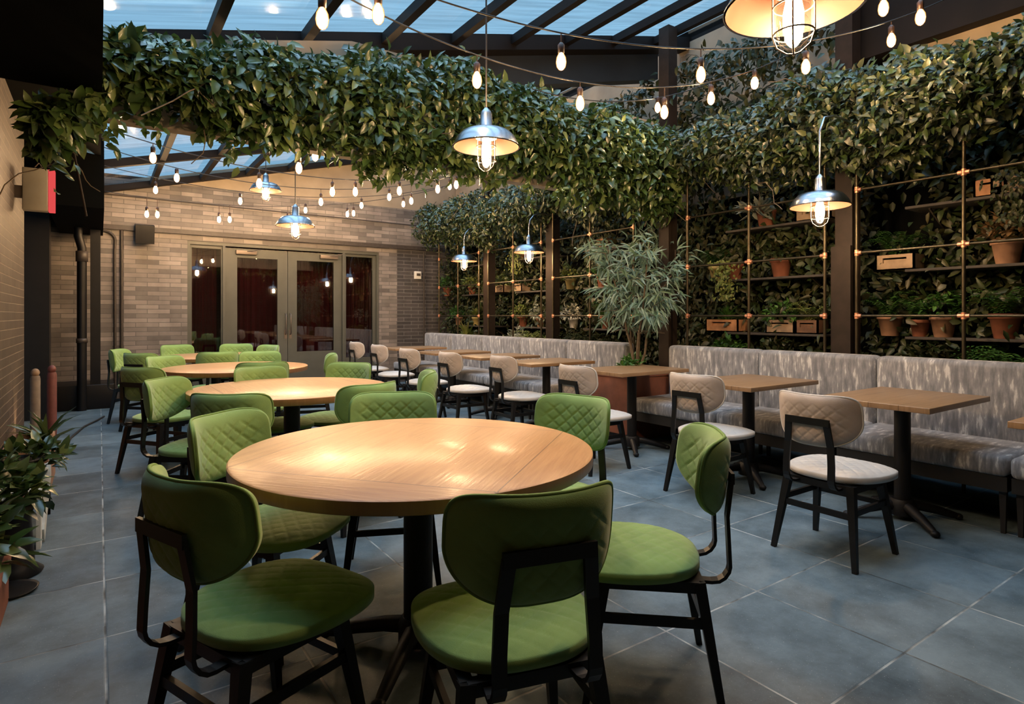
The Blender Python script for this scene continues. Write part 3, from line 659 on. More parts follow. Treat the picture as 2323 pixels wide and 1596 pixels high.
# ------------------------------------------------------------------ plants
R = np.random.default_rng(11)
def rv(n): return nrm(R.normal(size=(n, 3)))
def clump(parent, n, mat, L, W, spread, h, kind='bush', name='foliage', c=(0, 0, 0)):
    if kind == 'fern':
        P, D, U, LL, WW = [], [], [], [], []
        for k in range(n):
            a = R.uniform(0, 2*PI); ln = spread*R.uniform(.7, 1.2); hh = h*R.uniform(.6, 1.1); dirv = np.array([math.cos(a), math.sin(a), 0])
            for q in np.linspace(.12, 1, 13):
                p = np.array(c)+dirv*ln*q+np.array([0, 0, hh*math.sin(min(q*2.2, 2.6))])
                for sd in (-1, 1):
                    sdv = np.array([-dirv[1], dirv[0], 0])*sd
                    P.append(p); D.append(sdv+dirv*.45+np.array([0, 0, -.15])); U.append((0, 0, 1)); LL.append(L*(1.15-q*.75)); WW.append(W*(1.1-q*.6))
        return leaves(name, P, D, np.array(U)+rv(len(U))*.2, np.array(LL), np.array(WW), mat, parent, .1, .05)
    if kind == 'grass':
        a = R.uniform(0, 2*PI, n); t = R.uniform(.05, 1, n)
        D = np.stack([np.cos(a)*t, np.sin(a)*t, 1.1-.5*t], 1); P = np.array(c)+rv(n)*.02
        return leaves(name, P, D, rv(n)*.3+np.stack([-np.cos(a), -np.sin(a), np.ones(n)], 1), L*R.uniform(.6, 1.1, n), W, mat, parent, .35, .05)
    if kind == 'trail':
        a = R.uniform(-.8, .8, n); z = -R.uniform(-.15, 1, n)*h
        P = np.array(c)+np.stack([R.normal(0, spread*.5, n)-spread*.5, R.normal(0, spread*.7, n)*(1+.25*z/h), z], 1)
        return leaves(name, P, rv(n)*.7+np.array([-.3, 0, -.8]), rv(n)*.4+np.array([-1, 0, .4]), L*R.uniform(.6, 1.2, n), W, mat, parent)
    if kind == 'rosette':
        a = R.uniform(0, 2*PI, n); t = R.uniform(.2, 1, n); P = np.array(c)+np.stack([np.cos(a)*.02-.03, np.sin(a)*.09, t*0], 1)+rv(n)*.05
        return leaves(name, P, np.stack([np.cos(a)*t-.5, np.sin(a)*t, .7-1.2*t], 1), rv(n)*.2+np.array([-.6, 0, .7]), L*R.uniform(.7, 1.1, n), W, mat, parent, -.1, .15)
    d = rv(n); d[:, 2] = np.abs(d[:, 2])*.9+.05; rr = R.uniform(.35, 1, n)**.6
    P = np.array(c)+d*rr[:, None]*np.array([spread, spread, h])
    return leaves(name, P, d*.8+rv(n)*.6+np.array([0, 0, -.15]), rv(n)*.4+d*.3+np.array([0, 0, .7]), L*R.uniform(.6, 1.2, n), W*R.uniform(.8, 1.1, n), mat, parent)
def pot_mesh(r, h, mat, t):
    b = MB(); b.lathe([(r*.66, 0), (r*.68, .003), (r*.93, h*.80), (r*.95, h*.80), (r*1.04, h*.81), (r*1.04, h), (r*.93, h), (r*.90, h*.88)], n=24, cap0=True); p = b.build('pot', mat, t)
    MB().lathe([(1e-4, h*.88), (r*.91, h*.88)], n=20).build('soil', 'soil', t)
def crate_mesh(w, d, h, mat, t):      # w along Y (the wall), slot handle on the room side
    b = MB(); tk = .015; b.box(-d/2, d/2, -w/2, w/2, 0, .012)
    b.box(-d/2, -d/2+tk, -w/2, w/2, 0, h*.48); b.box(-d/2, -d/2+tk, -w/2, w/2, h*.80, h); b.box(-d/2, -d/2+tk, -w/2, -w*.30, h*.48, h*.80); b.box(-d/2, -d/2+tk, w*.30, w/2, h*.48, h*.80)
    b.box(-d/2+tk, -d/2+tk+.004, -w/2+.01, w/2-.01, .012, h*.9)
    b.box(d/2-tk, d/2, -w/2, w/2, 0, h); b.box(-d/2, d/2, -w/2, -w/2+tk, 0, h); b.box(-d/2, d/2, w/2-tk, w/2, 0, h)
    b.build('crate', mat, t); MB().box(-d/2+tk, d/2-tk, -w/2+tk, w/2-tk, h*.7, h*.85).build('soil', 'soil', t)
SH = [.62, 1.09, 1.64, 2.15]
BAYS = [(.95, 2.41), (2.67, 4.11), (4.87, 6.36), (6.62, 8.0), (8.28, 9.66)]
bay_names = ['right of the brown steel column', 'left of the brown steel column', 'behind the silver-leaved tree', 'behind the right-hand far wall lamp', 'next to the brick corner']
lev_names = ['hidden lowest', 'lower', 'middle', 'top']
for bi, (y0, y1) in enumerate(BAYS):
    for li, z in enumerate(SH[1:], 1):
        t = empty('wall_shelf', (5.62, (y0+y1)/2, z)); tag(t, '%s dark plant shelf %s' % (lev_names[li], bay_names[bi]), 'shelf', 'plant shelves on the right wall')
        w = (y1-y0)*.72
        if bi == 3 and li == 2: w *= .9
        MB().box(-.20, .18, -w/2, w/2, -.022, 0, .003).build('board', 'shelf', t)
        for s_ in (-1, 1): MB().bar((.16, s_*w*.36, -.16), (-.12, s_*w*.36, -.024), .012, .02).build('bracket', 'cage', t)
P5 = lambda px: ray(px)[1]/ray(px)[0]*5.5
PL = [  # level, Y, container, size, colour, foliage kind, foliage colour, label
 (1, P5(2013), 'pot', .095, 'terracotta', 'fern', 'fern', 'terracotta pot of fern, leftmost of the three pots right of the brown column'),
 (1, P5(2081), 'pot', .075, 'terracotta_d', 'fern', 'fern', 'darker terracotta pot of fern, middle of the three pots right of the brown column'),
 (1, P5(2134), 'pot', .092, 'terracotta', 'bush', 'fern', 'terracotta pot, rightmost of the three right of the brown column'),
 (1, P5(2275), 'pot', .10, 'terracotta_d', 'fern', 'fern', 'bushy fern at the right edge on the lower shelf'),
 (2, P5(2035), 'crate', .30, 'crate_p', 'fern', 'fern', 'pale wood box of tall ferns right of the brown column on the middle shelf'),
 (2, P5(2280), 'pot', .10, 'terracotta', 'bush', 'brownleaf', 'pot of brownish leaves at the far right on the middle shelf'),
 (3, P5(2250), 'crate', .20, 'crate', None, None, 'small orange wooden box with slot on the top shelf at right'),
 (3, P5(2318), 'crate', .34, 'crate_p', 'trail', 'wallleaf', 'long pale wooden box on the top shelf at the right edge'),
 (1, P5(1643), 'crate', .40, 'crate', 'grass', 'fern', 'orange wooden planter box on the lower shelf beside the silver-leaved tree'),
 (1, P5(1775), 'crate', .30, 'crate_p', 'bush', 'fern', 'pale and dark wooden planter box left of the brown column on the lower shelf'),
 (1, P5(1836), 'crate', .22, 'crate_d', 'fern', 'lime', 'dark brown wooden planter box just left of the brown column on the lower shelf'),
 (2, P5(1620), 'pot', .085, 'yellowpot', 'fern', 'fern', 'yellow pot of spreading fern on the middle shelf beside the silver-leaved tree'),
 (2, P5(1660), 'pot', .09, 'terracotta_d', 'trail', 'lime', 'pot of pale yellow-green trailing plant hanging from the middle shelf'),
 (2, P5(1765), 'pot', .10, 'terracotta_d', 'bush', 'wallleaf', 'dark pot of leafy plant left of the brown column on the middle shelf'),
 (3, P5(1732), 'pot', .10, 'terracotta_d', 'rosette', 'succ', 'powdery grey-green succulent spilling over the top shelf left of the right wall lamp'),
 (3, P5(1850), 'crate', .34, 'crate_p', None, None, 'pale wooden box on the top shelf behind the nearest wall lamp'),
 (1, P5(1295), 'pot', .075, 'whiteplastic', 'bush', 'flower', 'white flowering plant on the lower shelf left of the silver-leaved tree'),
 (1, P5(1370), 'pot', .09, 'terracotta_d', 'fern', 'fern', 'clay pot of fern behind the silver-leaved tree'),
 (2, P5(1288), 'pot', .08, 'yellowpot', 'bush', 'lime', 'small pot of pale leaves on the middle shelf just left of the tree'),
 (2, P5(1362), 'pot', .09, 'terracotta_d', 'bush', 'fern', 'green leafy pot on the middle shelf behind the silver-leaved tree'),
 (3, P5(1367), 'crate', .18, 'crate', 'trail', 'wallleaf', 'small orange wooden box high on the wall above the silver-leaved tree'),
 (1, P5(1221), 'pot', .075, 'terracotta', 'bush', 'succ', 'small terracotta pot just left of the far brown column'),
 (1, P5(1180), 'pot', .09, 'terracotta_d', 'bush', 'lime', 'pot of light green leaves on the lower shelf behind the far bench'),
 (2, P5(1138), 'crate', .26, 'crate_p', 'bush', 'lime', 'pale box of small light leaves on the middle shelf below the right far lamp'),
 (2, P5(1178), 'crate', .26, 'crate_p', 'bush', 'wallleaf', 'second pale box on the middle shelf, below and right of the far lamp'),
 (1, P5(1036), 'pot', .08, 'terracotta', 'bush', 'fern', 'slim terracotta pot of green leaves near the brick corner'),
 (1, P5(1075), 'pot', .08, 'yellowpot', 'grass', 'lime', 'pot of broad yellow leaves on the lower shelf near the far bench end'),
 (2, P5(1010), 'pot', .09, 'terracotta_d', 'bush', 'fern', 'bright green plant on the middle shelf nearest the brick corner'),
 (2, P5(1066), 'pot', .08, 'terracotta_d', 'bush', 'lime', 'leafy pot on the middle shelf left of the far doorway lamp post'),
 (3, P5(1185), 'pot', .09, 'terracotta_d', 'trail', 'lime', 'yellow-brown trailing plant on the top shelf behind the right far lamp'),
]
for li, y, kind, sz, mat, fk, fm, lab in PL:
    x = 5.55; t = empty('potted_plant' if fk else 'wooden_box', (x, y, SH[li])); tag(t, lab, 'plant' if fk else 'box', 'pots and boxes on the plant shelves')
    if kind == 'pot': pot_mesh(sz, sz*1.85, mat, t); h0 = sz*1.7; w = sz
    else: crate_mesh(sz, .20, .13, mat, t); h0 = .11; w = sz/2
    if fk == 'fern': clump(t, 24 if w < .12 else 34, fm, .055, .020, .20+w*.3, .20, 'fern', c=(-.03, 0, h0))
    elif fk == 'bush': clump(t, 170, fm, .06, .035, .13+w*.4, .22, 'bush', c=(-.03, 0, h0))
    elif fk == 'grass': clump(t, 90, fm, .2, .018 if fm == 'fern' else .05, .2, .2, 'grass', c=(0, 0, h0))
    elif fk == 'trail': clump(t, 260, fm, .045, .025, .10, .36, 'trail', c=(-.13, 0, h0))
    elif fk == 'rosette': clump(t, 70, fm, .13, .05, .1, .2, 'rosette', c=(-.13, 0, h0))

# trellis frames of iron pipe with copper fittings
TN = ['pipe trellis right of the brown steel column, at the right edge of the photo', 'pipe trellis between the brown steel column and the silver-leaved tree', 'pipe trellis behind the silver-leaved tree',
      'pipe trellis behind the right far wall lamp', 'pipe trellis next to the brick corner']
for (y0, y1), lab in zip(BAYS, TN):
    t = empty('pipe_trellis', (5.06, y0, 0)); tag(t, lab, 'trellis', 'pipe trellises before the plant wall'); w = y1-y0; ys = (0, w/2, w); zs = (.75, 1.26, 1.77, 2.28)
    for y in ys: MB().tube([(0, y, .0), (0, y, 3.05)], .013, 8).build('upright_pipe', 'pipe', t)
    for z in zs: MB().tube([(-.0, 0, z), (0, w, z)], .010, 8).build('cross_pipe', 'pipe', t)
    for y in ys:
        for z in zs:
            b = MB(); e0, e1 = (-.036 if y > 0 else -.010), (.036 if y < w else .010)
            b.tube([(0, y+e0, z), (0, y+e1, z)], .016, 10); b.tube([(0, y, z-.024), (0, y, z+.024)], .017, 10); b.sphere((0, y, z), .020, .020, .019, 10, 8)
            b.build('copper_fitting', 'copper', t)

# creeper covering the right wall (uncountable leaves)
def hash_noise(a, b_, s=1.0):
    return (np.sin(a*2.1*s+b_*1.3)+np.sin(a*.9*s-b_*2.7+1.3)+np.sin(a*3.7*s+b_*.6+4.1))/3
n = 34000
y = R.uniform(.2, 10.5, n); z = R.uniform(.3, 3.4, n); x = 5.80-np.abs(R.normal(0, .15, n)); keep = hash_noise(y*1.2, z*2.0)+R.uniform(-.5, .5, n) > -.45
P = np.stack([x, y, z], 1)[keep]; n = len(P)
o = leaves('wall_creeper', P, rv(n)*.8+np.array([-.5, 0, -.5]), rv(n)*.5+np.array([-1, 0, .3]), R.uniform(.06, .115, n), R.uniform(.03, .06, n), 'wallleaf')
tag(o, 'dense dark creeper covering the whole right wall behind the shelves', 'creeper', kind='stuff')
# ferns and low plants along the foot of the plant wall, behind the bench
for yy, fm, k, lab in ((.75, 'fern', 'fern', 'low ferns growing behind the bench at the right edge'), (1.45, 'fern', 'fern', 'big dark fern behind the right-hand bench section'),
                       (2.0, 'wallleaf', 'bush', 'low leafy shrub behind the bench just right of the brown column'), (3.3, 'wallleaf', 'bush', 'low shrub behind the bench left of the brown column'),
                       (3.85, 'fern', 'bush', 'green shrub behind the bench end by the silver-leaved tree'), (6.0, 'wallleaf', 'fern', 'low fern behind the far bench beyond the tree'),
                       (7.1, 'lime', 'fern', 'pale fern above the middle of the far bench'), (7.7, 'succ', 'bush', 'pale leafy shrub above the far bench'),
                       (8.6, 'wallleaf', 'bush', 'dark shrub above the far end of the bench'), (9.3, 'lime', 'grass', 'broad-leaved yellow-green plant by the brick corner')):
    t = empty('shrub', (5.42, yy, 0)); tag(t, lab, 'plant', 'plants behind the bench')
    b = MB()
    for q in range(5): b.tube([(R.normal(0, .03), R.normal(0, .05), 0), (R.normal(0, .05), R.normal(0, .08), .45), (R.normal(0, .08), R.normal(0, .12), .85)], .006, 5)
    b.build('stem', 'bark', t)
    if k == 'fern': clump(t, 46, fm, .075, .026, .38, .30, 'fern', c=(0, 0, .72))
    elif k == 'grass': clump(t, 60, fm, .42, .07, .3, .3, 'grass', c=(0, 0, .75))
    else: clump(t, 380, fm, .075, .045, .27, .42, 'bush', c=(0, 0, .66))

def garland(name, lab, n, fpos, out, mat, L=(.07, .12), nstr=0, fstr=None):
    P, k = fpos(n); n = len(P)
    D = rv(n)*.85+np.array(out)*.35+np.array([0, 0, -.45]); U = rv(n)*.45+np.array(out)*.75+np.array([0, 0, .45])
    ln = R.uniform(L[0], L[1], n)
    t = empty(name, (0, 0, 0)); tag(t, lab, 'vine')
    leaves('foliage', P, D, U, ln, ln*R.uniform(.42, .62, n), mat, t)
    b = MB()
    for i in range(nstr):
        p0 = P[R.integers(0, n)]; q = [tuple(p0)]; d = np.array([R.normal(), R.normal(), R.normal()*.4-.2])*.05
        for j in range(5): d = d*.8+R.normal(size=3)*.022+np.array([0, 0, -.01]); p0 = p0+d; q.append(tuple(p0))
        b.tube(q, .004, 4, cap=False)
    if b.v: b.build('stems', 'bark', t)['kind'] = 'stuff'
    return t
# over the cross beam
def fp1(n):
    x = R.uniform(-.31, 5.15, n); u = R.uniform(0, 1, n)
    top = np.interp(x, [-.4, -.02, .06, .6, 1.1, 1.8, 2.8, 4.0, 5.2], [2.52, 2.56, 2.90, 3.0, 3.16, 3.33, 3.33, 3.30, 3.22])+.05*np.sin(x*3.1)+.04*np.sin(x*7.7+1)
    bot = 2.46-.16*np.clip(-x*5, 0, 1)+.07*np.sin(x*2.3+.5)+.06*np.sin(x*6.1)+.03*np.sin(x*17)-.05*np.clip((x-3)/2, 0, 1)
    z = bot+(top-bot)*u**.92+R.normal(0, .035, n); bulge = np.sin(np.clip((z-bot)/(top-bot), 0, 1)*PI)**.5
    y = 4.50-R.uniform(.0, 1, n)**.7*(.10+.30*bulge)
    keep = hash_noise(x*2.2, z*5)+R.uniform(-.4, 1.5, n) > -.1
    return np.stack([x, y, z], 1)[keep], None
garland('vine_garland', 'thick glossy vine garland hanging across the room over the cross beam', 15500, fp1, (0, -1, .15), 'vine', (.065, .125), 30)
# hanging strands under the cross garland
def fp_s(n):
    P = []
    for k in range(26):
        x0 = R.uniform(-.1, 5.0); ln = R.uniform(.08, .26); y0 = 4.42-R.uniform(0, .25)
        for q in np.arange(0, ln, .016): P.append((x0+.02*math.sin(q*30)+R.normal(0, .012), y0+R.normal(0, .015), 2.46-q))
    return np.array(P), None
garland('vine_strand', 'loose vine strands dangling under the cross garland', 10, fp_s, (0, -1, 0), 'vine', (.05, .09))
# along the right wall
def fp2(a, b_, c, xin=4.86, zt=3.18, zb=2.52):
    def f(n):
        y = R.uniform(a, b_, n); u = R.uniform(0, 1, n)
        top = zt+.07*np.sin(y*2.9+c)+.05*np.sin(y*7.1)+.10*np.clip((y-8)/2, 0, 1); bot = zb+.10*np.sin(y*1.9+c)+.07*np.sin(y*5.3)+.03*np.sin(y*15)
        z = bot+(top-bot)*u+R.normal(0, .04, n); bu = np.sin(np.clip((z-bot)/(top-bot), 0, 1)*PI)**.5
        x = 5.16-R.uniform(0, 1, n)**.8*(.08+.34*bu)
        keep = hash_noise(y*2.0, z*5)+R.uniform(-.5, 1.4, n) > -.1
        return np.stack([x, y, z], 1)[keep], None
    return f
garland('vine_garland', 'vine garland along the right wall, from the cross beam to the right photo edge', 15500, fp2(.3, 4.4, 0, zt=3.26, zb=2.52), (-1, 0, .15), 'vine_r', (.05, .10), 20)
garland('vine_garland', 'vine garland along the right wall beyond the cross beam, running to the brick corner', 15500, fp2(4.4, 10.2, 2, zt=3.20, zb=2.48), (-1, 0, .15), 'vine_r', (.05, .095), 20)
def fp3(n):
    y = R.uniform(2.7, 7.5, n); z = R.uniform(3.15, 4.25, n); x = 5.62-np.abs(R.normal(0, .14, n)); keep = (hash_noise(y*1.6, z*4)+R.uniform(-.6, .9, n) > -.15)&(z < 4.35-.05*y)
    return np.stack([x, y, z], 1)[keep], None
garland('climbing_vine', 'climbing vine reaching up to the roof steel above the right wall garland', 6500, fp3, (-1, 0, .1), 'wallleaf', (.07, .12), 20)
def fp4(n):
    x = R.uniform(-.28, -.14, n); y = R.uniform(4.7, 5.3, n); z = 2.66-np.abs(R.normal(0, .17, n))+.0*y
    return np.stack([x, y, z], 1), None
garland('vine_strand', 'dark vine trailing down by the white and red box sign', 170, fp4, (.5, -1, 0), 'vine', (.07, .12), 5)

# tree in its terracotta box planter
t = empty('tree_planter', (4.31, 4.24, 0)); tag(t, 'square terracotta-coloured planter box in the gap between the benches', 'planter')
b = MB(); b.box(0, .66, 0, .52, 0, .64); b.box(-.012, .672, -.012, .532, .64, .69); b.build('box', 'terracotta_d', t); MB().box(.03, .63, .03, .49, .69, .695).build('soil', 'soil', t)
t = empty('silver_leaved_tree', (4.72, 4.5, .695)); tag(t, 'slender tree with long silver-green leaves rising between the two benches', 'tree')
b = MB(); tips = []
for k in range(5):
    a = 2*PI*k/5+.4; p = [(0.03*math.cos(a), .03*math.sin(a), 0)]
    for j in range(1, 7):
        q = j/6; p.append((.05*math.cos(a)+.34*q**1.6*math.cos(a)+R.normal(0, .012), .05*math.sin(a)+.34*q**1.6*math.sin(a)+R.normal(0, .012), 1.38*q*(1-.06*k)))
    b.tube(p, [.014, .013, .012, .010, .008, .006, .004], 6)
    for j in range(2, 7):
        for m_ in range(4):
            p0 = np.array(p[j]); d = R.normal(size=3); d[2] = abs(d[2])*.5; d = d/np.linalg.norm(d)*R.uniform(.16, .36); b.tube([tuple(p0), tuple(p0+d*.5), tuple(p0+d+np.array([0, 0, -.03]))], .003, 4, cap=False)
            for q in np.linspace(.2, 1, 7): tips.append(p0+d*q)
b.build('trunk', 'bark', t)
tips = np.array(tips); tips = tips[tips[:, 2] > .48]; P = np.repeat(tips, 2, 0)+R.normal(0, .025, (len(tips)*2, 3)); n = len(P)
D = rv(n)*.75+nrm(P-np.array([0, 0, .8]))*.35+np.array([0, 0, -.5])
leaves('foliage', P, D, rv(n)*.4+np.array([-.5, -.5, .6]), R.uniform(.11, .185, n), R.uniform(.018, .028, n), 'olive', t, .25, .1)
for i, (x, y) in enumerate(((4.45, 4.35), (4.85, 4.66))):
    u = empty('shrub', (x, y, .695)); tag(u, ('bright green ground plant at the %s of the tree planter' % ('front', 'back')[i]), 'plant'); clump(u, 160, 'fern', .06, .035, .12, .14, 'bush')

# ------------------------------------------------------------------ left side things
def place_plant(name, loc, lab, parts):
    t = empty(name, loc); tag(t, lab, 'plant'); parts(t); return t
t = empty('trough_planter', (-.45, 2.3, 0)); tag(t, 'long red-brown trough at the lower left edge of the photo', 'planter')
b = MB(); b.box(-.11, .12, -1.1, 1.15, 0, .20); b.box(-.118, .128, -1.11, 1.16, .18, .215); b.build('trough', 'terracotta_d', t); MB().box(-.1, .11, -1.08, 1.13, .215, .22).build('soil', 'soil', t)
t = empty('leafy_plant', (-.44, 3.30, .22)); tag(t, 'leafy green plant growing at the end of the red-brown trough', 'plant'); clump(t, 90, 'vine', .13, .075, .15, .24, 'bush')
t = empty('potted_plant', (-.36, 3.78, 0)); tag(t, 'large leafy plant in a tall black pot at the left edge', 'plant')
b = MB(); b.lathe([(.13, 0), (.135, .01), (.10, .04), (.085, .28), (.105, .34), (.095, .34)], n=24, cap0=True); b.lathe([(1e-4, .325), (.095, .325)], n=20); b.build('pot', 'black', t)
clump(t, 200, 'vine', .11, .065, .17, .22, 'bush', c=(-.04, 0, .31))
tag(MB().lathe([(1e-4, .0), (.10, 0), (.112, .016), (.10, .011), (1e-4, .009)], (-.34, 3.54, 0), 28).build('saucer', 'black'), 'dark round saucer on the floor before the black pot', 'saucer')
t = empty('planter_stand', (-.29, 4.35, 0)); tag(t, 'white painted wooden stand with slanted legs under the leafy plants', 'stand')
MB().bar((.02, -.20, 0), (.02, -.20, .30), .085, .02, (1, 0, 0)).build('upright_board', 'white_paint', t)
MB().bar((.03, -.14, .04), (.03, .42, .30), .09, .02, (1, 0, 0)).build('slanted_board', 'white_paint', t)
MB().bar((.02, .42, 0.20), (.02, .42, .32), .08, .02, (1, 0, 0)).build('end_board', 'white_paint', t)
MB().bar((-.2, .42, 0), (-.2, .42, .30), .08, .02, (1, 0, 0)).build('leg', 'white_paint', t)
MB().bar((.02, .46, 0), (.02, .46, .30), .03, .03, (1, 0, 0)).build('leg', 'black', t)
b = MB(); b.box(-.24, .03, -.24, .48, .30, .32); b.build('shelf_board', 'white_paint', t)
t = empty('potted_plant', (-.36, 4.45, .32)); tag(t, 'spreading leafy plant in a low dark pot on the white wooden stand', 'plant'); pot_mesh(.10, .12, 'black', t)
clump(t, 200, 'vine', .09, .05, .20, .14, 'bush', c=(0, .05, .06))
t = empty('window_box', (-.43, 5.62, 0)); tag(t, 'rectangular terracotta box on the floor by the left brick wall', 'planter')
b = MB(); b.box(-.12, .14, -.42, -.40, 0, .34); b.box(-.12, .14, .40, .42, 0, .34); b.box(-.12, -.10, -.40, .40, 0, .34); b.box(.12, .14, -.40, .40, 0, .34); b.build('box', 'terracotta', t)
MB().box(-.10, .12, -.40, .40, .0, .24).build('soil', 'soil', t)
t = empty('tall_plant', (-.34, 5.92, .24)); tag(t, 'upright dark sword-leaved plant rising from the terracotta box', 'plant'); clump(t, 22, 'vine', .40, .04, .2, .3, 'grass')
t = empty('uplight', (-.49, 6.36, 0.07)); tag(t, 'small silver uplight shining up the brick wall edge', 'lamp')
b = MB(); b.box(-.06, .10, -.05, .05, .02, .05, .006); b.build('housing', 'chrome', t); MB().box(-.02, .0, -.01, .01, -.07, .02).build('stand', 'cage', t)
MB().box(-.045, .085, -.035, .035, .0505, .053).build('lamp_lens', 'bulb_dim', t)
ld = bpy.data.lights.new('uplight_beam', 'SPOT'); ld.energy = 22; ld.color = (1, .62, .3); ld.spot_size = .75; ld.spot_blend = .6; ld.shadow_soft_size = .03
lo = bpy.data.objects.new('uplight_beam', ld); C.objects.link(lo); lo.parent = t; lo.location = (.0, .0, .08)
_d = Vector((-.10, .10, 1)); lo.rotation_euler = _d.to_track_quat('-Z', 'Y').to_euler()
for (x, y, h, m_, lab) in ((-.50, 7.25, .74, 'dullpost', 'short pale post with a round cream cap behind the terracotta box'), (-.38, 7.35, .76, 'pinkpost', 'short post wrapped in faded red beside the pale one')):
    t = empty('garden_post', (x, y, 0)); tag(t, lab, 'post'); MB().lathe([(.04, 0), (.04, h-.08), (.034, h-.05)], n=18, cap0=True, cap1=True).build('post', m_, t)
    b = MB(); b.sphere((0, 0, h-.02), .035, .035, .04); b.build('cap', 'crate_p' if m_ != 'pinkpost' else 'pinkpost', t)
pts = [(-.38, 6.0, .0), (-.30, 6.5, .012), (-.22, 7.4, .012), (-.12, 8.3, .012), (.02, 8.9, .012), (.10, 9.2, .012)]
tag(MB().tube([(-.26, 6.3, .012), (-.27, 6.9, .012), (-.24, 7.6, .012), (-.14, 8.3, .012), (-.02, 8.7, .012), (.05, 9.0, .012)], .011, 6).build('floor_cable', 'cable'), 'black cable curving over the floor beside the left wall', 'cable')

# ------------------------------------------------------------------ pendants and wall lamps
def lamp_parts(t, r=.20, cord=1.0):
    # origin at the rim centre of the shade
    prof = [(r, 0), (r*.955, .022), (r*.86, .058), (r*.72, .086), (r*.58, .098), (r*.40, .103), (.045, .106)]
    b = MB(); b.lathe(prof, n=48); b.lathe([(r, 0), (r+.004, -.004), (r+.002, .004)], n=48); b.lathe([(.045, .106), (.038, .112), (.036, .195), (.030, .212), (.010, .235)], n=24); sh = b.build('shade', 'chrome', t)
    b = MB(); b.lathe([(q[0]-.004, q[1]-.003) for q in prof], n=48); b.build('shade_lining', 'shade_in', sh)
    j = MB(); j.lathe([(.046, .085), (.050, .04), (.050, -.085), (.040, -.115), (.022, -.132), (1e-4, -.138)], n=24); j.build('glass_jar', 'jar', t)
    bb = MB(); bb.lathe([(1e-4, -.10), (.020, -.095), (.030, -.07), (.030, -.02), (.020, .03), (.014, .07)], n=16); bb.build('bulb', 'bulb_big', t)
    g = MB()
    for k in range(4):
        a = PI*k/2+.5; c, s_ = math.cos(a), math.sin(a); g.tube([(c*.060, s_*.060, .05), (c*.060, s_*.060, -.085), (c*.048, s_*.048, -.122), (c*.02, s_*.02, -.145), (0, 0, -.149)], .0028, 6)
    for z in (.0, -.085): g.tube([(.060*math.cos(2*PI*i/24), .060*math.sin(2*PI*i/24), z) for i in range(24)], .0028, 6, closed=True)
    g.lathe([(.064, .05), (.064, .075), (.048, .085)], n=24); g.build('cage', 'cage', t)
def pendant(px, py, Z, lab, rr=.2):
    d = F*(Z-EYE)/(HY-py); a, b_ = ray(px); x, y = a*d, b_*d
    t = empty('pendant_lamp', (x, y, Z)); tag(t, lab, 'lamp', 'caged pendant lamps'); lamp_parts(t, rr)
    MB().tube([(0, 0, .23), (0, 0, rz_(x)-.13-Z)], .006, 6).build('cord', 'cable', t)
    return t
pendant(1800, 15, 2.225, 'largest pendant lamp, at the top right, its shade cut by the frame', .205)
pendant(1103, 333, 2.28, 'silver caged pendant lamp hanging in the centre before the vine garland')
pendant(670, 512, 2.24, 'caged pendant lamp hanging in front of the double doors')
pendant(603, 432, 2.94, 'caged pendant lamp hanging high up near the far skylight')
def wall_lamp(px, py, xw, lab, straight=False):
    a, b_ = ray(px); d = xw/a; x, y = xw, b_*d; z = EYE+(HY-py)*d/F
    t = empty('wall_lamp', (x, y, z)); tag(t, lab, 'lamp', 'silver wall lamps on the plant wall'); lamp_parts(t, .205)
    L = 5.12-x
    if straight: pts = [(0, 0, .22), (0, 0, .55), (.06, 0, .66), (.2, 0, .70), (L, 0, .70)]
    else: pts = [(0, 0, .22), (0, 0, .34), (.02, 0, .43), (.08, 0, .50), (.18, 0, .53), (L, 0, .53)]
    MB().tube(pts, .010, 8).build('gooseneck', 'chrome', t)
wall_lamp(1860, 468, 4.35, 'silver wall lamp nearest the camera, left of the brown steel column', True)
wall_lamp(1200, 572, 4.70, 'right one of the two small far gooseneck lamps')
wall_lamp(1053, 592, 4.70, 'left one of the two small far gooseneck lamps, nearest the brick corner')

# ------------------------------------------------------------------ string lights
def string_light(A, B, samples, bulbs, lab, r=.0045):
    P = [on_plan(px, py, A, B) for px, py in samples]
    d = Vector((B[0]-A[0], B[1]-A[1], 0)).normalized()
    L = [(p.x-A[0])*d.x+(p.y-A[1])*d.y for p in P]
    co = np.polyfit(L, [p.z for p in P], 2 if len(P) > 2 else 1)
    tot = math.hypot(B[0]-A[0], B[1]-A[1])
    f = lambda s: float(np.polyval(co, s))
    t = empty('string_light', (A[0], A[1], f(0))); tag(t, lab, 'string light', 'festoon strings of bulbs'); o = Vector((A[0], A[1], f(0)))
    pts = [Vector((A[0]+d.x*s, A[1]+d.y*s, f(s)))-o for s in np.linspace(0, tot, 40)]
    MB().tube(pts, r, 6).build('cable', 'cable', t)
    for bb in bulbs:
        px, py = bb[:2]; dim = len(bb) > 2
        p = on_plan(px, py, A, B); s = (p.x-A[0])*d.x+(p.y-A[1])*d.y
        zc = f(s); zb = p.z
        if zb > zc-.05: zb = zc-.10
        q = Vector((p.x, p.y, zb))-o
        k = MB(); k.lathe([(1e-4, -.052), (.013, -.048), (.024, -.034), (.029, -.010), (.026, .016), (.016, .036), (.012, .044)], tuple(q), 14)
        bo = k.build('bulb', 'bulb_dim' if dim else 'bulb', t)
        k = MB(); k.lathe([(.013, .036), (.018, .042), (.019, .085), (.008, .098), (.004, .10)], tuple(q), 12)
        k.tube([q+Vector((0, 0, .095)), Vector((q.x, q.y, f(s)-o.z))], .0035, 6); k.build('socket', 'socket', bo)
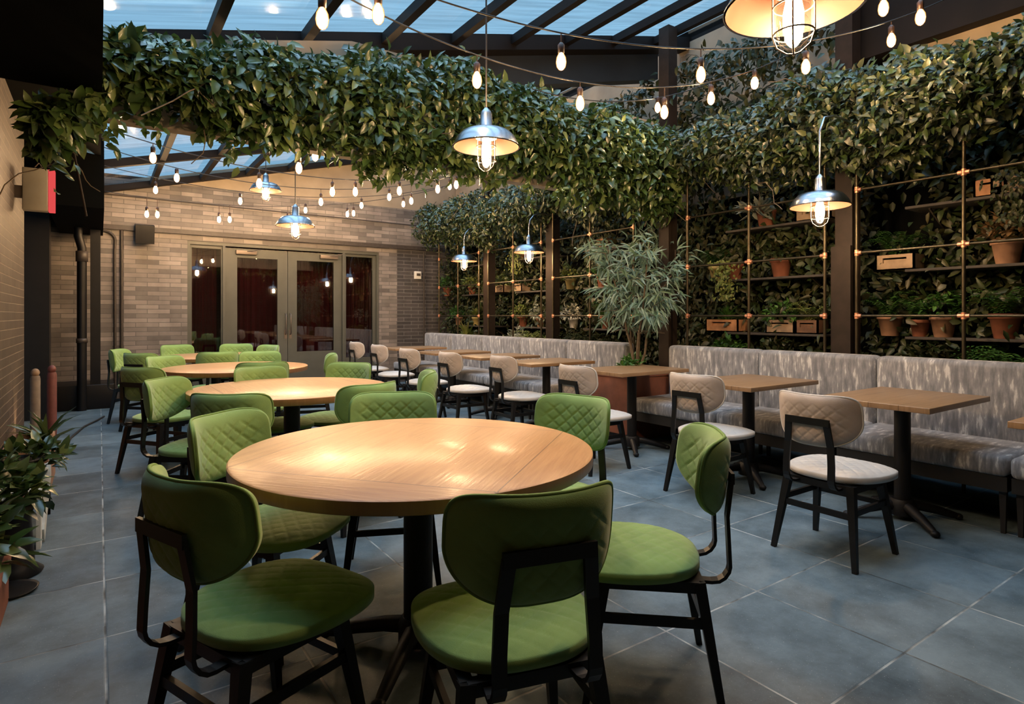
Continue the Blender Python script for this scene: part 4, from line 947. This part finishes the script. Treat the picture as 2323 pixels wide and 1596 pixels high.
string_light((.9, 2.95), (5.0, 2.70), [(792, 0), (1051, 111), (1220, 162), (1450, 203), (1592, 192), (1691, 162)], [(1082, 180), (1316, 233), (1507, 253), (1613, 222), (1712, 160, 1)],
             'light string sagging from upper left to right wall before the cross garland')
string_light((1.1, 2.78), (4.9, 1.75), [(987, 0), (1100, 30), (1285, 76), (1450, 101), (1586, 114), (1751, 105), (1850, 90), (1985, 59)], [(1273, 138), (1590, 168), (1828, 150), (2022, 90)],
             'light string passing behind the largest pendant lamp at the upper right')
string_light((.3, 2.62), (2.2, 2.52), [(700, -60), (858, -45), (1000, -58)], [(731, 40), (858, 30)], 'light string high at the top with two bulbs before the skylight')
string_light((3.0, 4.05), (5.0, 3.6), [(1410, 230), (1492, 222), (1600, 192)], [(1492, 243)], 'short light string behind, touching the garland left of the upper column')
string_light((3.2, 1.75), (4.9, 1.35), [(1900, -10), (2004, -40), (2106, -60)], [(2004, 17), (2088, 38)], 'short light string in the top right corner beside the dark beam')
string_light((.02, 6.0), (5.0, 6.0), [(259, 298), (436, 350), (620, 385), (750, 408), (855, 410), (1020, 398)], [(347, 357), (588, 415), (754, 434), (806, 434), (906, 432), (993, 428), (1035, 418)],
             'far light string sweeping from the left header below the cross garland')
string_light((.3, 5.0), (3.2, 5.1), [(450, 245), (678, 325), (760, 322), (950, 300)], [(678, 380), (715, 352)], 'short light string just behind the cross garland')
string_light((.04, 7.25), (5.0, 7.2), [(259, 360), (400, 352), (618, 424), (730, 436), (885, 426), (1020, 398)], [(401, 377), (728, 457), (883, 446), (933, 455), (1020, 422)],
             'second far light string, one span behind the far garland string')
string_light((.05, 8.4), (5.0, 8.3), [(259, 384), (406, 409), (640, 444), (830, 448), (960, 430)], [(353, 430), (545, 455), (820, 465), (915, 462)], 'third far light string, before the back skylight bar')
string_light((.06, 9.5), (5.0, 9.4), [(240, 432), (345, 450), (520, 470), (693, 462), (900, 448)], [(333, 485), (357, 486), (497, 497), (521, 497), (653, 497), (693, 476), (788, 485), (802, 483)], 'farthest light string, right in front of the back brick wall')

# ------------------------------------------------------------------ sky and render look
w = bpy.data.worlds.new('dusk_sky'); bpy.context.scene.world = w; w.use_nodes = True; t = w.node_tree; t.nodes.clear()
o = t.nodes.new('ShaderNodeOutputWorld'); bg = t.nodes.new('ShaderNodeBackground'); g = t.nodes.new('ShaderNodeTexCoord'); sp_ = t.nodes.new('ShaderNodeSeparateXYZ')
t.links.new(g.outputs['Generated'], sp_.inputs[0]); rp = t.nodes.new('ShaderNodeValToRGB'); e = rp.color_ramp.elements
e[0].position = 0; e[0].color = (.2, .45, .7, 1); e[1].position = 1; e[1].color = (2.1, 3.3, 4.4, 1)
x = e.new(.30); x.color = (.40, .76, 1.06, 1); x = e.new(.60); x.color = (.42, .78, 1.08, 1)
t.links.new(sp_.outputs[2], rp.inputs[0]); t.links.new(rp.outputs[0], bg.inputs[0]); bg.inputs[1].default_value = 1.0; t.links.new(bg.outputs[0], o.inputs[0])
sc = bpy.context.scene
sc.view_settings.view_transform = 'Standard'; sc.view_settings.look = 'None'; sc.view_settings.gamma = 1; sc.view_settings.exposure = .45; sc.view_settings.use_curve_mapping = False
cy = sc.cycles
cy.use_denoising = True
try: cy.denoiser = 'OPENIMAGEDENOISE'
except Exception: pass
cy.sample_clamp_indirect = 3; cy.sample_clamp_direct = 0; cy.max_bounces = 7; cy.diffuse_bounces = 3; cy.glossy_bounces = 3; cy.transparent_max_bounces = 12
cy.caustics_reflective = False; cy.caustics_refractive = False; cy.use_light_tree = True
